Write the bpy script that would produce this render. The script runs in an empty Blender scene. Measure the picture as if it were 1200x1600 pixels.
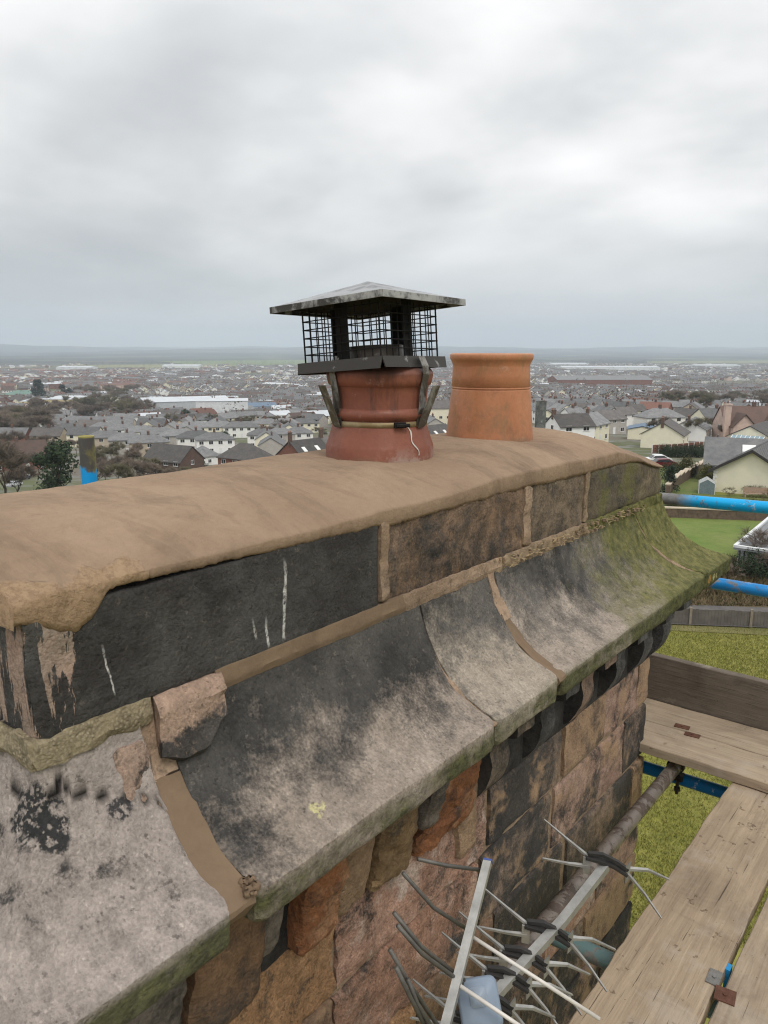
import bpy, math, random
import numpy as np
from mathutils import Vector, Matrix, noise as mnoise

# ------------------------------------------------------------------ camera, sky, sun, exposure
# world frame: X = b (out from the long face of the stack), Y = a (along the stack), Z up, camera at the origin
CF, CT, CP, CR = 1215.5, 0.207, 0.6766, -0.002
sc = bpy.context.scene
cam_d = bpy.data.cameras.new("camera"); cam = bpy.data.objects.new("camera", cam_d)
sc.collection.objects.link(cam); sc.camera = cam
cam_d.sensor_fit = 'VERTICAL'; cam_d.sensor_height = 24.0; cam_d.lens = 24.0 * CF / 1600
cam_d.clip_start = 0.05; cam_d.clip_end = 60000
cam.matrix_world = Matrix.Rotation(CP, 4, 'Z') @ Matrix.Rotation(math.pi / 2 - CT, 4, 'X') @ Matrix.Rotation(-CR, 4, 'Z')

world = bpy.data.worlds.new("World"); sc.world = world; world.use_nodes = True
wn = world.node_tree; wn.nodes.clear()
def W(t, **k):
    n = wn.nodes.new(t)
    for a, b in k.items(): setattr(n, a, b)
    return n
wl = wn.links.new
SUN_EL, SUN_AZ = math.radians(48), math.radians(250)
sky = W('ShaderNodeTexSky', sky_type='NISHITA', sun_disc=False, sun_elevation=SUN_EL, sun_rotation=SUN_AZ)
bg1 = W('ShaderNodeBackground'); bg1.inputs[1].default_value = 0.06; wl(sky.outputs[0], bg1.inputs[0])
tc = W('ShaderNodeTexCoord'); sep = W('ShaderNodeSeparateXYZ'); wl(tc.outputs['Generated'], sep.inputs[0])
zc_ = W('ShaderNodeMath', operation='MAXIMUM'); wl(sep.outputs[2], zc_.inputs[0]); zc_.inputs[1].default_value = 0.0
za = W('ShaderNodeMath', operation='ADD'); wl(zc_.outputs[0], za.inputs[0]); za.inputs[1].default_value = 0.22
dx = W('ShaderNodeMath', operation='DIVIDE'); wl(sep.outputs[0], dx.inputs[0]); wl(za.outputs[0], dx.inputs[1])
dy = W('ShaderNodeMath', operation='DIVIDE'); wl(sep.outputs[1], dy.inputs[0]); wl(za.outputs[0], dy.inputs[1])
cmb = W('ShaderNodeCombineXYZ'); wl(dx.outputs[0], cmb.inputs[0]); wl(dy.outputs[0], cmb.inputs[1]); cmb.inputs[2].default_value = 8.1
nz = W('ShaderNodeTexNoise'); nz.inputs['Scale'].default_value = 0.55; nz.inputs['Detail'].default_value = 5; nz.inputs['Roughness'].default_value = 0.5
nz.inputs['Distortion'].default_value = 0.35; wl(cmb.outputs[0], nz.inputs['Vector'])
nz2 = W('ShaderNodeTexNoise'); nz2.inputs['Scale'].default_value = 2.1; nz2.inputs['Detail'].default_value = 7; nz2.inputs['Roughness'].default_value = 0.5
wl(cmb.outputs[0], nz2.inputs['Vector'])
nm = W('ShaderNodeMath', operation='MULTIPLY_ADD'); wl(nz2.outputs[0], nm.inputs[0]); nm.inputs[1].default_value = 0.28; wl(nz.outputs[0], nm.inputs[2])
rp = W('ShaderNodeValToRGB'); wl(nm.outputs[0], rp.inputs[0])
e = rp.color_ramp.elements; e[0].position = 0.48; e[0].color = (0.305, 0.314, 0.326, 1); e[1].position = 0.80; e[1].color = (0.66, 0.652, 0.645, 1)
m_ = e.new(0.58); m_.color = (0.405, 0.411, 0.416, 1); m_ = e.new(0.68); m_.color = (0.535, 0.533, 0.53, 1)
# overcast sky: brighter towards the zenith
elv = W('ShaderNodeMapRange'); wl(sep.outputs[2], elv.inputs[0]); elv.inputs[1].default_value = 0.0; elv.inputs[2].default_value = 1.0
elv.inputs[3].default_value = 1.0; elv.inputs[4].default_value = 2.0
vm = W('ShaderNodeVectorMath', operation='SCALE'); wl(rp.outputs[0], vm.inputs[0]); wl(elv.outputs[0], vm.inputs['Scale'])
hz = W('ShaderNodeMapRange'); wl(sep.outputs[2], hz.inputs[0]); hz.inputs[1].default_value = 0.0; hz.inputs[2].default_value = 0.16
hz.inputs[3].default_value = 0.9; hz.inputs[4].default_value = 0.0
mixh = W('ShaderNodeMix', data_type='RGBA'); wl(hz.outputs[0], mixh.inputs[0]); wl(vm.outputs[0], mixh.inputs[6]); mixh.inputs[7].default_value = (0.435, 0.455, 0.465, 1)
bg2 = W('ShaderNodeBackground'); wl(mixh.outputs[2], bg2.inputs[0]); bg2.inputs[1].default_value = 0.95
ms = W('ShaderNodeMixShader'); ms.inputs[0].default_value = 0.97; wl(bg1.outputs[0], ms.inputs[1]); wl(bg2.outputs[0], ms.inputs[2])
wo = W('ShaderNodeOutputWorld'); wl(ms.outputs[0], wo.inputs[0])

sun_d = bpy.data.lights.new("sun", 'SUN'); sun_d.energy = 1.0; sun_d.angle = math.radians(25); sun_d.color = (1, 0.95, 0.88)
sun = bpy.data.objects.new("sun", sun_d); sc.collection.objects.link(sun)
sd = Vector((math.sin(SUN_AZ) * math.cos(SUN_EL), math.cos(SUN_AZ) * math.cos(SUN_EL), math.sin(SUN_EL)))
sd = Vector((0.55, -0.25, 0.8)).normalized()
sun.rotation_euler = sd.to_track_quat('Z', 'Y').to_euler()
sky.sun_elevation = math.asin(sd.z); sky.sun_rotation = math.atan2(sd.x, sd.y)
sc.view_settings.view_transform = 'Standard'; sc.view_settings.look = 'None'
sc.view_settings.exposure = 0.62; sc.view_settings.gamma = 1.0; sc.view_settings.use_curve_mapping = False
sc.cycles.filter_width = 1.15; sc.cycles.volume_bounces = 1; sc.cycles.max_bounces = 6; sc.cycles.diffuse_bounces = 3

rnd = random.Random(7)

# ------------------------------------------------------------------ helpers
COL = sc.collection
def link(o, parent=None):
    COL.objects.link(o)
    if parent is not None: o.parent = parent
    return o
def tag(o, label=None, cat=None, group=None, kind=None):
    if label: o['label'] = label
    if cat: o['category'] = cat
    if group: o['group'] = group
    if kind: o['kind'] = kind
    return o
def empty(name, loc=(0, 0, 0), rz=0.0):
    o = bpy.data.objects.new(name, None); COL.objects.link(o); o.location = loc; o.rotation_euler = (0, 0, rz)
    o.empty_display_size = 0.1
    return o
def copy_tree(o, parent=None):
    c = o.copy(); COL.objects.link(c); c.parent = parent
    for ch in list(o.children): copy_tree(ch, c)
    return c
def meshobj(name, verts, faces, mats, parent=None, smooth=False, midx=None):
    me = bpy.data.meshes.new(name); me.from_pydata([tuple(v) for v in verts], [], faces)
    if not isinstance(mats, (list, tuple)): mats = [mats]
    for m in mats: me.materials.append(m)
    if midx is not None: me.polygons.foreach_set('material_index', midx)
    if smooth: me.polygons.foreach_set('use_smooth', [True] * len(me.polygons))
    me.update(); me.validate()
    return link(bpy.data.objects.new(name, me), parent)
class MB:
    def __init__(s): s.v = []; s.f = []; s.m = []
    def add(s, vs, fs, mi=0):
        n = len(s.v); s.v += [tuple(v) for v in vs]; s.f += [tuple(i + n for i in f) for f in fs]; s.m += [mi] * len(fs); return s
    def box(s, x0, x1, y0, y1, z0, z1, mi=0, M=None):
        vs = [Vector(p) for p in ((x0, y0, z0), (x1, y0, z0), (x1, y1, z0), (x0, y1, z0), (x0, y0, z1), (x1, y0, z1), (x1, y1, z1), (x0, y1, z1))]
        if M is not None: vs = [M @ v for v in vs]
        return s.add(vs, [(0, 3, 2, 1), (4, 5, 6, 7), (0, 1, 5, 4), (1, 2, 6, 5), (2, 3, 7, 6), (3, 0, 4, 7)], mi)
    def tube(s, path, r, n=8, mi=0, cap=True, flat=None):
        P = [Vector(p) for p in path]; rs = r if isinstance(r, (list, tuple)) else [r] * len(P)
        rings = []; up = None
        for i, p in enumerate(P):
            d = (P[min(i + 1, len(P) - 1)] - P[max(i - 1, 0)]).normalized()
            if up is None:
                up = Vector((0, 0, 1)) if abs(d.z) < .95 else Vector((1, 0, 0))
            x = d.cross(up).normalized(); y = x.cross(d).normalized(); up = y
            ring = []
            for k in range(n):
                t = 2 * math.pi * (k + .5) / n
                if flat: ring.append(p + x * math.copysign(flat[0], math.cos(t)) + y * math.copysign(flat[1], math.sin(t)))
                else: ring.append(p + x * rs[i] * math.cos(t) + y * rs[i] * math.sin(t))
            rings.append(ring)
        vs = [v for r_ in rings for v in r_]; fs = []
        for i in range(len(P) - 1):
            for k in range(n):
                k2 = (k + 1) % n; fs.append((i * n + k, i * n + k2, (i + 1) * n + k2, (i + 1) * n + k))
        if cap: fs.append(tuple(range(n - 1, -1, -1))); fs.append(tuple((len(P) - 1) * n + k for k in range(n)))
        return s.add(vs, fs, mi)
    def build(s, name, mats, parent=None, smooth=False):
        return meshobj(name, s.v, s.f, mats, parent, smooth, s.m)
def fbm(p, sc_=1.0, o=4):
    return mnoise.fractal(Vector(p) * sc_, 1.0, 2.0, o)
def sstep(a, b, x):
    t = min(1, max(0, (x - a) / (b - a))); return t * t * (3 - 2 * t)

# pixel of a 1200x1600 view -> direction, for placing things by sight lines
def ray(u, v):
    x0, y0 = u - 600, v - 800
    x = (x0 * math.cos(CR) + y0 * math.sin(CR)) / CF; y = -(-x0 * math.sin(CR) + y0 * math.cos(CR)) / CF
    F = math.cos(CT) + y * math.sin(CT); Z = -math.sin(CT) + y * math.cos(CT)
    return Vector((math.cos(CP) * x - math.sin(CP) * F, math.sin(CP) * x + math.cos(CP) * F, Z))
def atd(u, v, d):
    r = ray(u, v); fw = Vector((-math.sin(CP) * math.cos(CT), math.cos(CP) * math.cos(CT), -math.sin(CT)))
    return r * (d / r.dot(fw))
def onx(u, v, X): r = ray(u, v); return r * (X / r.x)
def ony(u, v, Y): r = ray(u, v); return r * (Y / r.y)
def onz(u, v, Z): r = ray(u, v); return r * (Z / r.z)

# ------------------------------------------------------------------ materials
class NT:
    def __init__(s, name, rough=0.9, metal=0.0):
        s.mat = bpy.data.materials.new(name); s.mat.use_nodes = True; s.t = s.mat.node_tree
        s.b = s.t.nodes['Principled BSDF']; s.b.inputs['Roughness'].default_value = rough; s.b.inputs['Metallic'].default_value = metal
        s.b.inputs['Specular IOR Level'].default_value = 0.3
        g = s.n('ShaderNodeNewGeometry'); s.pos = g.outputs['Position']; s.nrm = g.outputs['Normal']
        s.h = []
    def n(s, t, **k):
        n = s.t.nodes.new(t)
        for a, b in k.items(): setattr(n, a, b)
        return n
    def inp(s, sock, v):
        if hasattr(v, 'links') or isinstance(v, bpy.types.NodeSocket): s.t.links.new(v, sock)
        else:
            if sock.type == 'RGBA' and len(v) == 3: v = (*v, 1)
            sock.default_value = v
    def objpos(s):
        return s.n('ShaderNodeTexCoord').outputs['Object']
    def vec(s, scale=(1, 1, 1), off=(0, 0, 0), src=None):
        m = s.n('ShaderNodeMapping'); s.inp(m.inputs[0], src if src is not None else s.pos); m.inputs['Scale'].default_value = scale; m.inputs['Location'].default_value = off
        return m.outputs[0]
    def noise(s, scale=5, detail=4, rough=.55, vec=None, dist=0.0, color=False):
        n = s.n('ShaderNodeTexNoise'); n.inputs['Scale'].default_value = scale; n.inputs['Detail'].default_value = detail
        n.inputs['Roughness'].default_value = rough; n.inputs['Distortion'].default_value = dist
        s.inp(n.inputs['Vector'], vec if vec is not None else s.pos)
        return n.outputs[1 if color else 0]
    def voro(s, scale=5, vec=None, feat='F1', out=0, rnd_=1.0):
        n = s.n('ShaderNodeTexVoronoi', feature=feat); n.inputs['Scale'].default_value = scale; n.inputs['Randomness'].default_value = rnd_
        s.inp(n.inputs['Vector'], vec if vec is not None else s.pos); return n.outputs[out]
    def rng(s, x, a, b, c=0.0, d=1.0):
        n = s.n('ShaderNodeMapRange'); s.inp(n.inputs[0], x)
        for i, v in enumerate((a, b, c, d)): n.inputs[i + 1].default_value = v
        return n.outputs[0]
    def math(s, op, a, b=0.0, c=0.0, clamp=False):
        n = s.n('ShaderNodeMath', operation=op, use_clamp=clamp); s.inp(n.inputs[0], a); s.inp(n.inputs[1], b)
        if op in ('MULTIPLY_ADD',): s.inp(n.inputs[2], c)
        return n.outputs[0]
    def mix(s, f, a, b, blend='MIX'):
        n = s.n('ShaderNodeMix', data_type='RGBA', blend_type=blend); s.inp(n.inputs[0], f); s.inp(n.inputs[6], a); s.inp(n.inputs[7], b)
        return n.outputs[2]
    def scale(s, c, f):
        n = s.n('ShaderNodeVectorMath', operation='SCALE'); s.inp(n.inputs[0], c); s.inp(n.inputs['Scale'], f); return n.outputs[0]
    def sep(s, v=None):
        n = s.n('ShaderNodeSeparateXYZ'); s.inp(n.inputs[0], v if v is not None else s.pos); return n.outputs
    def attr(s, name):
        n = s.n('ShaderNodeAttribute', attribute_name=name); return n.outputs['Fac']
    def rand(s): return s.n('ShaderNodeObjectInfo').outputs['Random']
    def bump(s, h, strength=.5, dist=.01):
        n = s.n('ShaderNodeBump'); n.inputs['Strength'].default_value = strength; n.inputs['Distance'].default_value = dist
        s.inp(n.inputs['Height'], h)
        if s.h: s.inp(n.inputs['Normal'], s.h[-1])
        s.h.append(n.outputs[0])
    def done(s, col, rough=None, metal=None):
        s.inp(s.b.inputs['Base Color'], col)
        if rough is not None: s.inp(s.b.inputs['Roughness'], rough)
        if metal is not None: s.inp(s.b.inputs['Metallic'], metal)
        if s.h: s.t.links.new(s.h[-1], s.b.inputs['Normal'])
        return s.mat

SOOT = (0.030, 0.031, 0.032)
def stone(name, c1, c2, soot=0.5, seed=0.0, sootcol=SOOT, moss=0.0, mossy=None, sootz=None, tan=0.0, tancol=(.36, .25, .16), edge=None, streaks=(), pink=None,
          sscale=5.0, grain=1.0, lichen=None, sharp=.06, crack=False, drip=0.0, flake=None, softsoot=(.070, .068, .066)):
    k = NT(name, .92)
    P = k.vec(off=(seed * 1.7, seed * 2.3, seed * .9)); X, Y, Z = k.sep()
    n1 = k.noise(7, 6, .6, P); n2 = k.noise(34, 5, .65, P); n3 = k.noise(190, 3, .6, P)
    col = k.mix(k.rng(n1, .35, .65), c1, c2)
    if pink is not None: col = k.mix(k.rng(k.noise(11, 5, .6, k.vec(off=(seed, 4, 9))), .5, .62), col, pink)
    col = k.mix(k.rng(n2, .38, .66, 0, .7), col, k.scale(col, .55))
    # soot crust
    sv = k.noise(sscale, 8, .68, k.vec(off=(seed * 3.1, 7 + seed, 2)), .3)
    if drip: sv = k.math('ADD', k.math('MULTIPLY', sv, 1 - drip), k.math('MULTIPLY', k.noise(3, 5, .6, k.vec((9, 9, 1.0), (seed, 0, 0))), drip))
    t = 1 - soot
    if sootz is not None:  # (z_low, z_high, amount at low, at high): the crust holds on where rain does not wash it off
        sv = k.math('ADD', sv, k.rng(Z, sootz[0], sootz[1], sootz[2], sootz[3]))
    if flake is not None:
        fl = k.rng(k.math('ADD', Y, k.math('MULTIPLY', k.math('SUBTRACT', k.noise(13, 6, .7, k.vec((1, 1, .5))), .5), .12)), flake[0], flake[1], 1, 0)
        fv_ = k.noise(11, 7, .7, k.vec((3.5, 3.5, .5), (seed, 3, 1)), .3)
        sv = k.math('SUBTRACT', sv, k.math('MULTIPLY', fl, k.rng(fv_, .49, .55, 0, flake[2])))
    sv = k.math('ADD', sv, k.math('MULTIPLY', k.math('SUBTRACT', n2, .5), .22)); sv = k.math('ADD', sv, k.math('MULTIPLY', k.math('SUBTRACT', n3, .5), .16))
    sharp = max(sharp, .045)
    sm = k.rng(sv, .30 + .4 * t - sharp, .30 + .4 * t + sharp)
    halo = k.rng(sv, .30 + .4 * t - sharp * 3.5, .30 + .4 * t + sharp * .5, 0, .5)
    col = k.mix(halo, col, tuple(x * .42 for x in c2))
    sc2 = k.mix(k.rng(k.math('ADD', k.noise(4, 5, .6, P), k.math('MULTIPLY', k.math('SUBTRACT', k.noise(22, 6, .7, P), .5), .5)), .36, .66), sootcol, softsoot)
    sc2 = k.mix(k.rng(k.noise(58, 6, .7, P), .60, .72, 0, .30), sc2, c1)
    col = k.mix(k.math('MULTIPLY', sm, .95), col, sc2)
    if tan:
        tm = k.rng(k.math('ADD', k.noise(8, 6, .65, k.vec(off=(seed * 5.3, 1, 6 + seed)), .2), k.math('MULTIPLY', k.math('SUBTRACT', n3, .5), .15)), .60 - tan * .35, .72 - tan * .35); tm = k.math('MULTIPLY', tm, .85)
        col = k.mix(tm, col, k.mix(k.rng(n2, .3, .7), tancol, tuple(min(1, x * 1.25) for x in tancol)))
    if mossy is not None:  # (y0, y1): moss comes in along the stone
        g = k.rng(Y, mossy[0], mossy[1], 0, .55)
        mm = k.rng(k.math('ADD', k.noise(6, 7, .72, P, .4), g), .70, .98)
        mc = k.mix(k.rng(k.noise(40, 4, .6, P), .35, .68), (.075, .085, .022), (.205, .200, .070))
        mc = k.mix(k.rng(k.noise(95, 3, .6, P), .6, .72, 0, .7), mc, (.30, .28, .17))
        col = k.mix(k.math('MULTIPLY', mm, .93), col, mc)
    if moss:
        mm = k.rng(k.noise(9, 7, .65, k.vec(off=(1, seed, 5))), .68 - moss * .4, .80 - moss * .4)
        col = k.mix(k.math('MULTIPLY', mm, .85), col, k.mix(n2, (.075, .080, .026), (.19, .185, .075)))
    if edge is not None:   # green growth on the drip edge of the cornice (z_top, amount)
        em = k.math('MULTIPLY', k.rng(Z, edge[0] - .012, edge[0] + .006, 1, 0), k.rng(k.noise(7, 6, .6, P), .62 - edge[1] * .45, .82 - edge[1] * .45))
        ec = k.mix(k.rng(k.noise(38, 7, .72, k.vec((1, 1, 2))), .36, .64), (.028, .034, .014), (.125, .135, .050))
        col = k.mix(k.math('MULTIPLY', em, .9), col, ec)
    if lichen is not None:
        for (lx, ly, lz, lr, lc) in lichen:
            d = k.n('ShaderNodeVectorMath', operation='DISTANCE'); k.inp(d.inputs[0], k.pos); d.inputs[1].default_value = (lx, ly, lz)
            dd = k.math('ADD', d.outputs['Value'], k.math('MULTIPLY', k.math('SUBTRACT', k.noise(28, 5, .7), .5), lr * 2.2))
            lm = k.rng(dd, lr * 1.05, lr * .8); lm = k.math('MULTIPLY', lm, k.rng(k.noise(120, 2, .5), .38, .5))
            col = k.mix(lm, col, lc)
    for (ly, z0, z1, wd, sl) in streaks:   # chalky run-off streaks
        dd = k.math('ABSOLUTE', k.math('SUBTRACT', Y, k.math('ADD', k.math('MULTIPLY', k.math('SUBTRACT', Z, z1), sl), k.math('ADD', ly, k.math('MULTIPLY', k.math('SUBTRACT', k.noise(30, 2), .5), .012)))))
        m = k.math('MULTIPLY', k.rng(dd, wd, wd * .45), k.math('MULTIPLY', k.rng(Z, z0, z0 + .01), k.rng(Z, z1, z1 - .03)))
        m = k.math('MULTIPLY', m, k.rng(k.noise(90, 4, .7), .36, .5))
        col = k.mix(m, col, (.55, .56, .56))
    col = k.mix(1.0, col, (1.045, 1.0, .955), 'MULTIPLY')
    if crack: col = k.mix(k.attr('crack'), col, (.012, .010, .009))  # shade down in the crack, painted into the colour
    col = k.mix(k.rng(n3, .36, .64, 0, .5 * grain), col, k.scale(col, .5))
    pit = k.rng(k.noise(105, 3, .6, k.vec(off=(seed, 8, 3))), .60, .68)
    col = k.mix(k.math('MULTIPLY', pit, k.rng(k.noise(12, 4, .6, P), .35, .6, .15, .75)), col, k.scale(col, .35))
    col = k.mix(k.rng(k.noise(150, 2, .5, k.vec(off=(2, seed, 1))), .62, .70, 0, .35), col, k.scale(col, 1.7))
    k.bump(n1, .4, .02); k.bump(n2, .8 * grain, .010); k.bump(n3, .8 * grain, .003); k.bump(pit, -.5, .002)
    return k.done(col, .93)

def mortar(name, c, c2, seed=0, coarse=0.0, smooth_=1.0, yellow=None, dirt=0.0):
    k = NT(name, .95); P = k.vec(off=(seed, seed * 2, seed * 3)); X, Y, Z = k.sep()
    n1 = k.noise(4.5, 5, .55, P); n2 = k.noise(60, 5, .6, P); n3 = k.noise(260, 3, .6, P)
    col = k.mix(k.rng(n1, .32, .68), c, c2)
    col = k.mix(k.rng(n2, .35, .75, 0, .35), col, k.scale(col, .72))
    col = k.mix(k.rng(k.noise(2.0, 6, .68, k.vec((1, 2.0, 1), (3, seed, 1)), .9), .47, .66, 0, .7), col, k.scale(col, .62))
    if dirt: col = k.mix(k.rng(k.noise(24, 7, .75, P, .4), .50, .62, 0, dirt), col, (.05, .04, .03))
    if yellow is not None:
        m = k.rng(k.math('ADD', Y, k.math('MULTIPLY', k.math('SUBTRACT', k.noise(14, 4), .5), .09)), yellow[1] - .004, yellow[1] + .002, 1, 0)
        m = k.math('MULTIPLY', m, k.rng(k.math('ADD', Z, k.math('MULTIPLY', k.math('SUBTRACT', k.noise(9, 4), .5), .05)), yellow[2] + .0015, yellow[2] - .0015))
        col = k.mix(m, col, k.mix(n2, (.33, .215, .125), (.42, .295, .185))); col = k.mix(k.math('MULTIPLY', m, k.rng(k.noise(75, 5, .75, P), .45, .62, 0, .6)), col, (.20, .13, .075)); k.bump(k.math('MULTIPLY', m, k.noise(85, 5, .75, P)), .9, .008)
    if coarse:
        v = k.voro(190, P, out=1); v2 = k.voro(190, P)
        col = k.mix(k.math('MULTIPLY', k.rng(k.noise(40, 4, .7, P), .35, .6), coarse), col, k.mix(k.rng(v2, .1, .6), k.mix(k.sep(v)[0], (.54, .46, .33), (.26, .20, .13)), (.10, .08, .05)))
        k.bump(v2, .7 * coarse, .004); k.bump(k.noise(70, 5, .7, P), .8, .008)
    w_ = k.noise(2.6, 6, .62, k.vec((1, 3.2, 1), (seed, 9, 4)), 1.6)
    col = k.mix(k.rng(w_, .52, .60, 0, .32 if yellow else 0), col, k.scale(col, .62)); col = k.mix(k.rng(k.noise(26, 6, .75, P), .56, .70, 0, .4), col, k.scale(col, .7))
    k.bump(n1, .3, .02); k.bump(w_, .5 if yellow else .1, .012); k.bump(n2, .5 * smooth_, .006); k.bump(n3, .55 * smooth_, .002)
    return k.done(col, .95)

def plain(name, c, rough=.8, metal=0.0, var=.25, scale=8, bump=0.0, rand=0.0, src='pos', c2=None):
    k = NT(name, rough, metal); s_ = k.objpos() if src == 'obj' else k.pos
    n1 = k.noise(scale, 5, .6, k.vec(src=s_)); c2 = c2 or tuple(x * (1 - var) for x in c)
    col = k.mix(k.rng(n1, .35, .65), c, c2)
    if rand: col = k.scale(col, k.rng(k.rand(), 0, 1, 1 - rand, 1 + rand))
    if bump: k.bump(k.noise(scale * 6, 4, .6, k.vec(src=s_)), bump, .005)
    return k.done(col, rough, metal)

# ------------------------------------------------------------------ chimney stack
BT, ZB, AN, AF = -0.920, -0.496, 0.432, 2.714      # upper course: face, underside, near end, far end
BC, ZC, AE = -0.7216, -0.730, 2.907                # cornice edge
BB = -1.545                                         # back face
OV = BC - BT
stack = empty("chimney_stack", (0, 0, -5.0))
tag(stack, "long weathered sandstone chimney stack with swept cornice under fresh brown mortar", "chimney")
SP = empty  # (keep name short)
def part(o, label=None):
    o.location = o.location - stack.location if o.parent is stack else o.location
    if label: o['label'] = label
    return o

def resample(poly, sp):
    out = []
    for i, p in enumerate(poly):
        q = poly[(i + 1) % len(poly)]; L = math.dist(p, q); n = max(1, int(round(L / sp(p, q) if callable(sp) else L / sp)))
        for k in range(n): out.append((p[0] + (q[0] - p[0]) * k / n, p[1] + (q[1] - p[1]) * k / n))
    return out
def loft(name, rings, mat, parent, amp=.004, fr=9.0, seed=0.0, inset=.004, label=None, crackfn=None, ampfn=None, steps=True, extra=None):
    """rings: list of rings (same point count) of 3-D points; ends are capped and slightly drawn in so arrises are worn."""
    R = [[Vector(p) for p in r] for r in rings]; n = len(R[0])
    for e_, sgn in ((0, 1), (-1, 1)):
        for q_, w in ((0, 1.0), (1, .3)):
            idx = q_ if e_ == 0 else -1 - q_
            c = sum(R[idx], Vector()) / n
            for i in range(n):
                d = (R[idx][i] - c); 
                if d.length > 1e-6: R[idx][i] = R[idx][i] - d.normalized() * inset * w
    vs = []; cr = []
    for r in R:
        for i, p in enumerate(r):
            q = p * fr + Vector((seed, seed * 1.3, seed * .7))
            nv = Vector((mnoise.fractal(q, 1, 2, 4), mnoise.fractal(q + Vector((31, 7, 3)), 1, 2, 4), mnoise.fractal(q + Vector((5, 77, 9)), 1, 2, 4)))
            A = amp if ampfn is None else ampfn(p)
            fine = Vector((mnoise.noise(p * 75 + Vector((seed, 9, 0))), mnoise.noise(p * 75 + Vector((5, seed, 0))), mnoise.noise(p * 60 + Vector((seed, 0, 0))))) * (A * .25 if A < .0055 else A * .40)
            o = p + nv * A + fine
            c_ = 0.0
            if crackfn:
                c_, dep = crackfn(p); o = o - Vector((.5, 0, .86)) * dep
            vs.append(o); cr.append(c_)
    fs = []
    for i in range(len(R) - 1):
        for k in range(n):
            k2 = (k + 1) % n; fs.append((i * n + k, i * n + k2, (i + 1) * n + k2, (i + 1) * n + k))
    fs.append(tuple(range(n - 1, -1, -1))); fs.append(tuple((len(R) - 1) * n + k for k in range(n)))
    o = meshobj(name, [v - parent.location for v in vs] if parent is not None else vs, fs, mat, parent, True)
    me = o.data
    for p_ in me.polygons[-2:]: p_.use_smooth = False
    me.set_sharp_from_angle(angle=math.radians(38))
    if crackfn:
        at = me.attributes.new('crack', 'FLOAT', 'POINT'); at.data.foreach_set('value', cr)
    if label: o['label'] = label
    return o
def rings_y(poly, y0, y1, n, slant=None):
    out = []
    for i in range(n + 1):
        t = i / n; ring = []
        for (x, z) in poly:
            s0 = slant[0](x, z) if slant and slant[0] else 0; s1 = slant[1](x, z) if slant and slant[1] else 0
            ring.append((x, (y0 + s0) * (1 - t) + (y1 + s1) * t, z))
        out.append(ring)
    return out
def roundrect(x0, x1, z0, z1, r=.006):
    return [(x0, z0), (x1 - r, z0), (x1 - r * .3, z0 + r * .3), (x1, z0 + r), (x1, z1 - r), (x1 - r * .3, z1 - r * .3), (x1 - r, z1), (x0, z1)]
def stone_block(name, x0, x1, y0, y1, z0, z1, mat, parent, amp=.004, fr=9, seed=0, r=.006, sp=.02, label=None, inset=.005):
    poly = resample(roundrect(x0, x1, z0, z1, r), lambda p, q: sp if abs(p[0] - x1) < .02 and abs(q[0] - x1) < .02 else .06)
    n = max(3, int((y1 - y0) / sp))
    return loft(name, rings_y(poly, y0, y1, n), mat, parent, amp, fr, seed, inset, label)

m_core = mortar("old_mortar", (.44, .32, .21), (.27, .19, .125), 3, coarse=.3, dirt=.6)
m_fresh = mortar("fresh_mortar", (.325, .228, .152), (.262, .180, .120), 1, yellow=(.575, .60, -.292))
m_joint = mortar("pointing_mortar", (.225, .155, .10), (.18, .125, .08), 5, smooth_=.8)
m_pinkm = mortar("pale_old_mortar", (.50, .36, .26), (.33, .22, .145), 8, coarse=.25, dirt=.5)
m_grav = mortar("gravelly_mortar", (.43, .365, .24), (.33, .27, .17), 4, coarse=.6)

# core of the stack (shows only in the joints)
c_ = MB(); L0 = stack.location
c_.box(BB + .03, BT - .010, AN + .02, AF - .02, -6.0 + 5, -.40 + 5)
c_.build("mortar_core", m_core, stack)

# upper course
GR, PK = (.33, .28, .235), (.40, .29, .235)
sa = [onx(445, 870, BT), onx(445, 1003, BT), onx(414, 960, BT), onx(421, 1015, BT), onx(395, 965, BT), onx(403, 1000, BT), onx(158, 1007, BT), onx(180, 1090, BT)]
st = [(sa[0].y, sa[1].z, sa[0].z, .0045, (sa[1].y - sa[0].y) / (sa[1].z - sa[0].z)),
      (sa[2].y, sa[3].z, sa[2].z, .003, (sa[3].y - sa[2].y) / (sa[3].z - sa[2].z)),
      (sa[4].y, sa[5].z, sa[4].z, .003, (sa[5].y - sa[4].y) / (sa[5].z - sa[4].z)),
      (sa[6].y, sa[7].z, sa[6].z, .002, (sa[7].y - sa[6].y) / (sa[7].z - sa[6].z))]
m_c1 = stone("sooty_stone", GR, PK, .93, 1, streaks=st, sscale=3, pink=PK, softsoot=(.085, .088, .088), drip=.6, flake=(.505, .525, .75))
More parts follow.
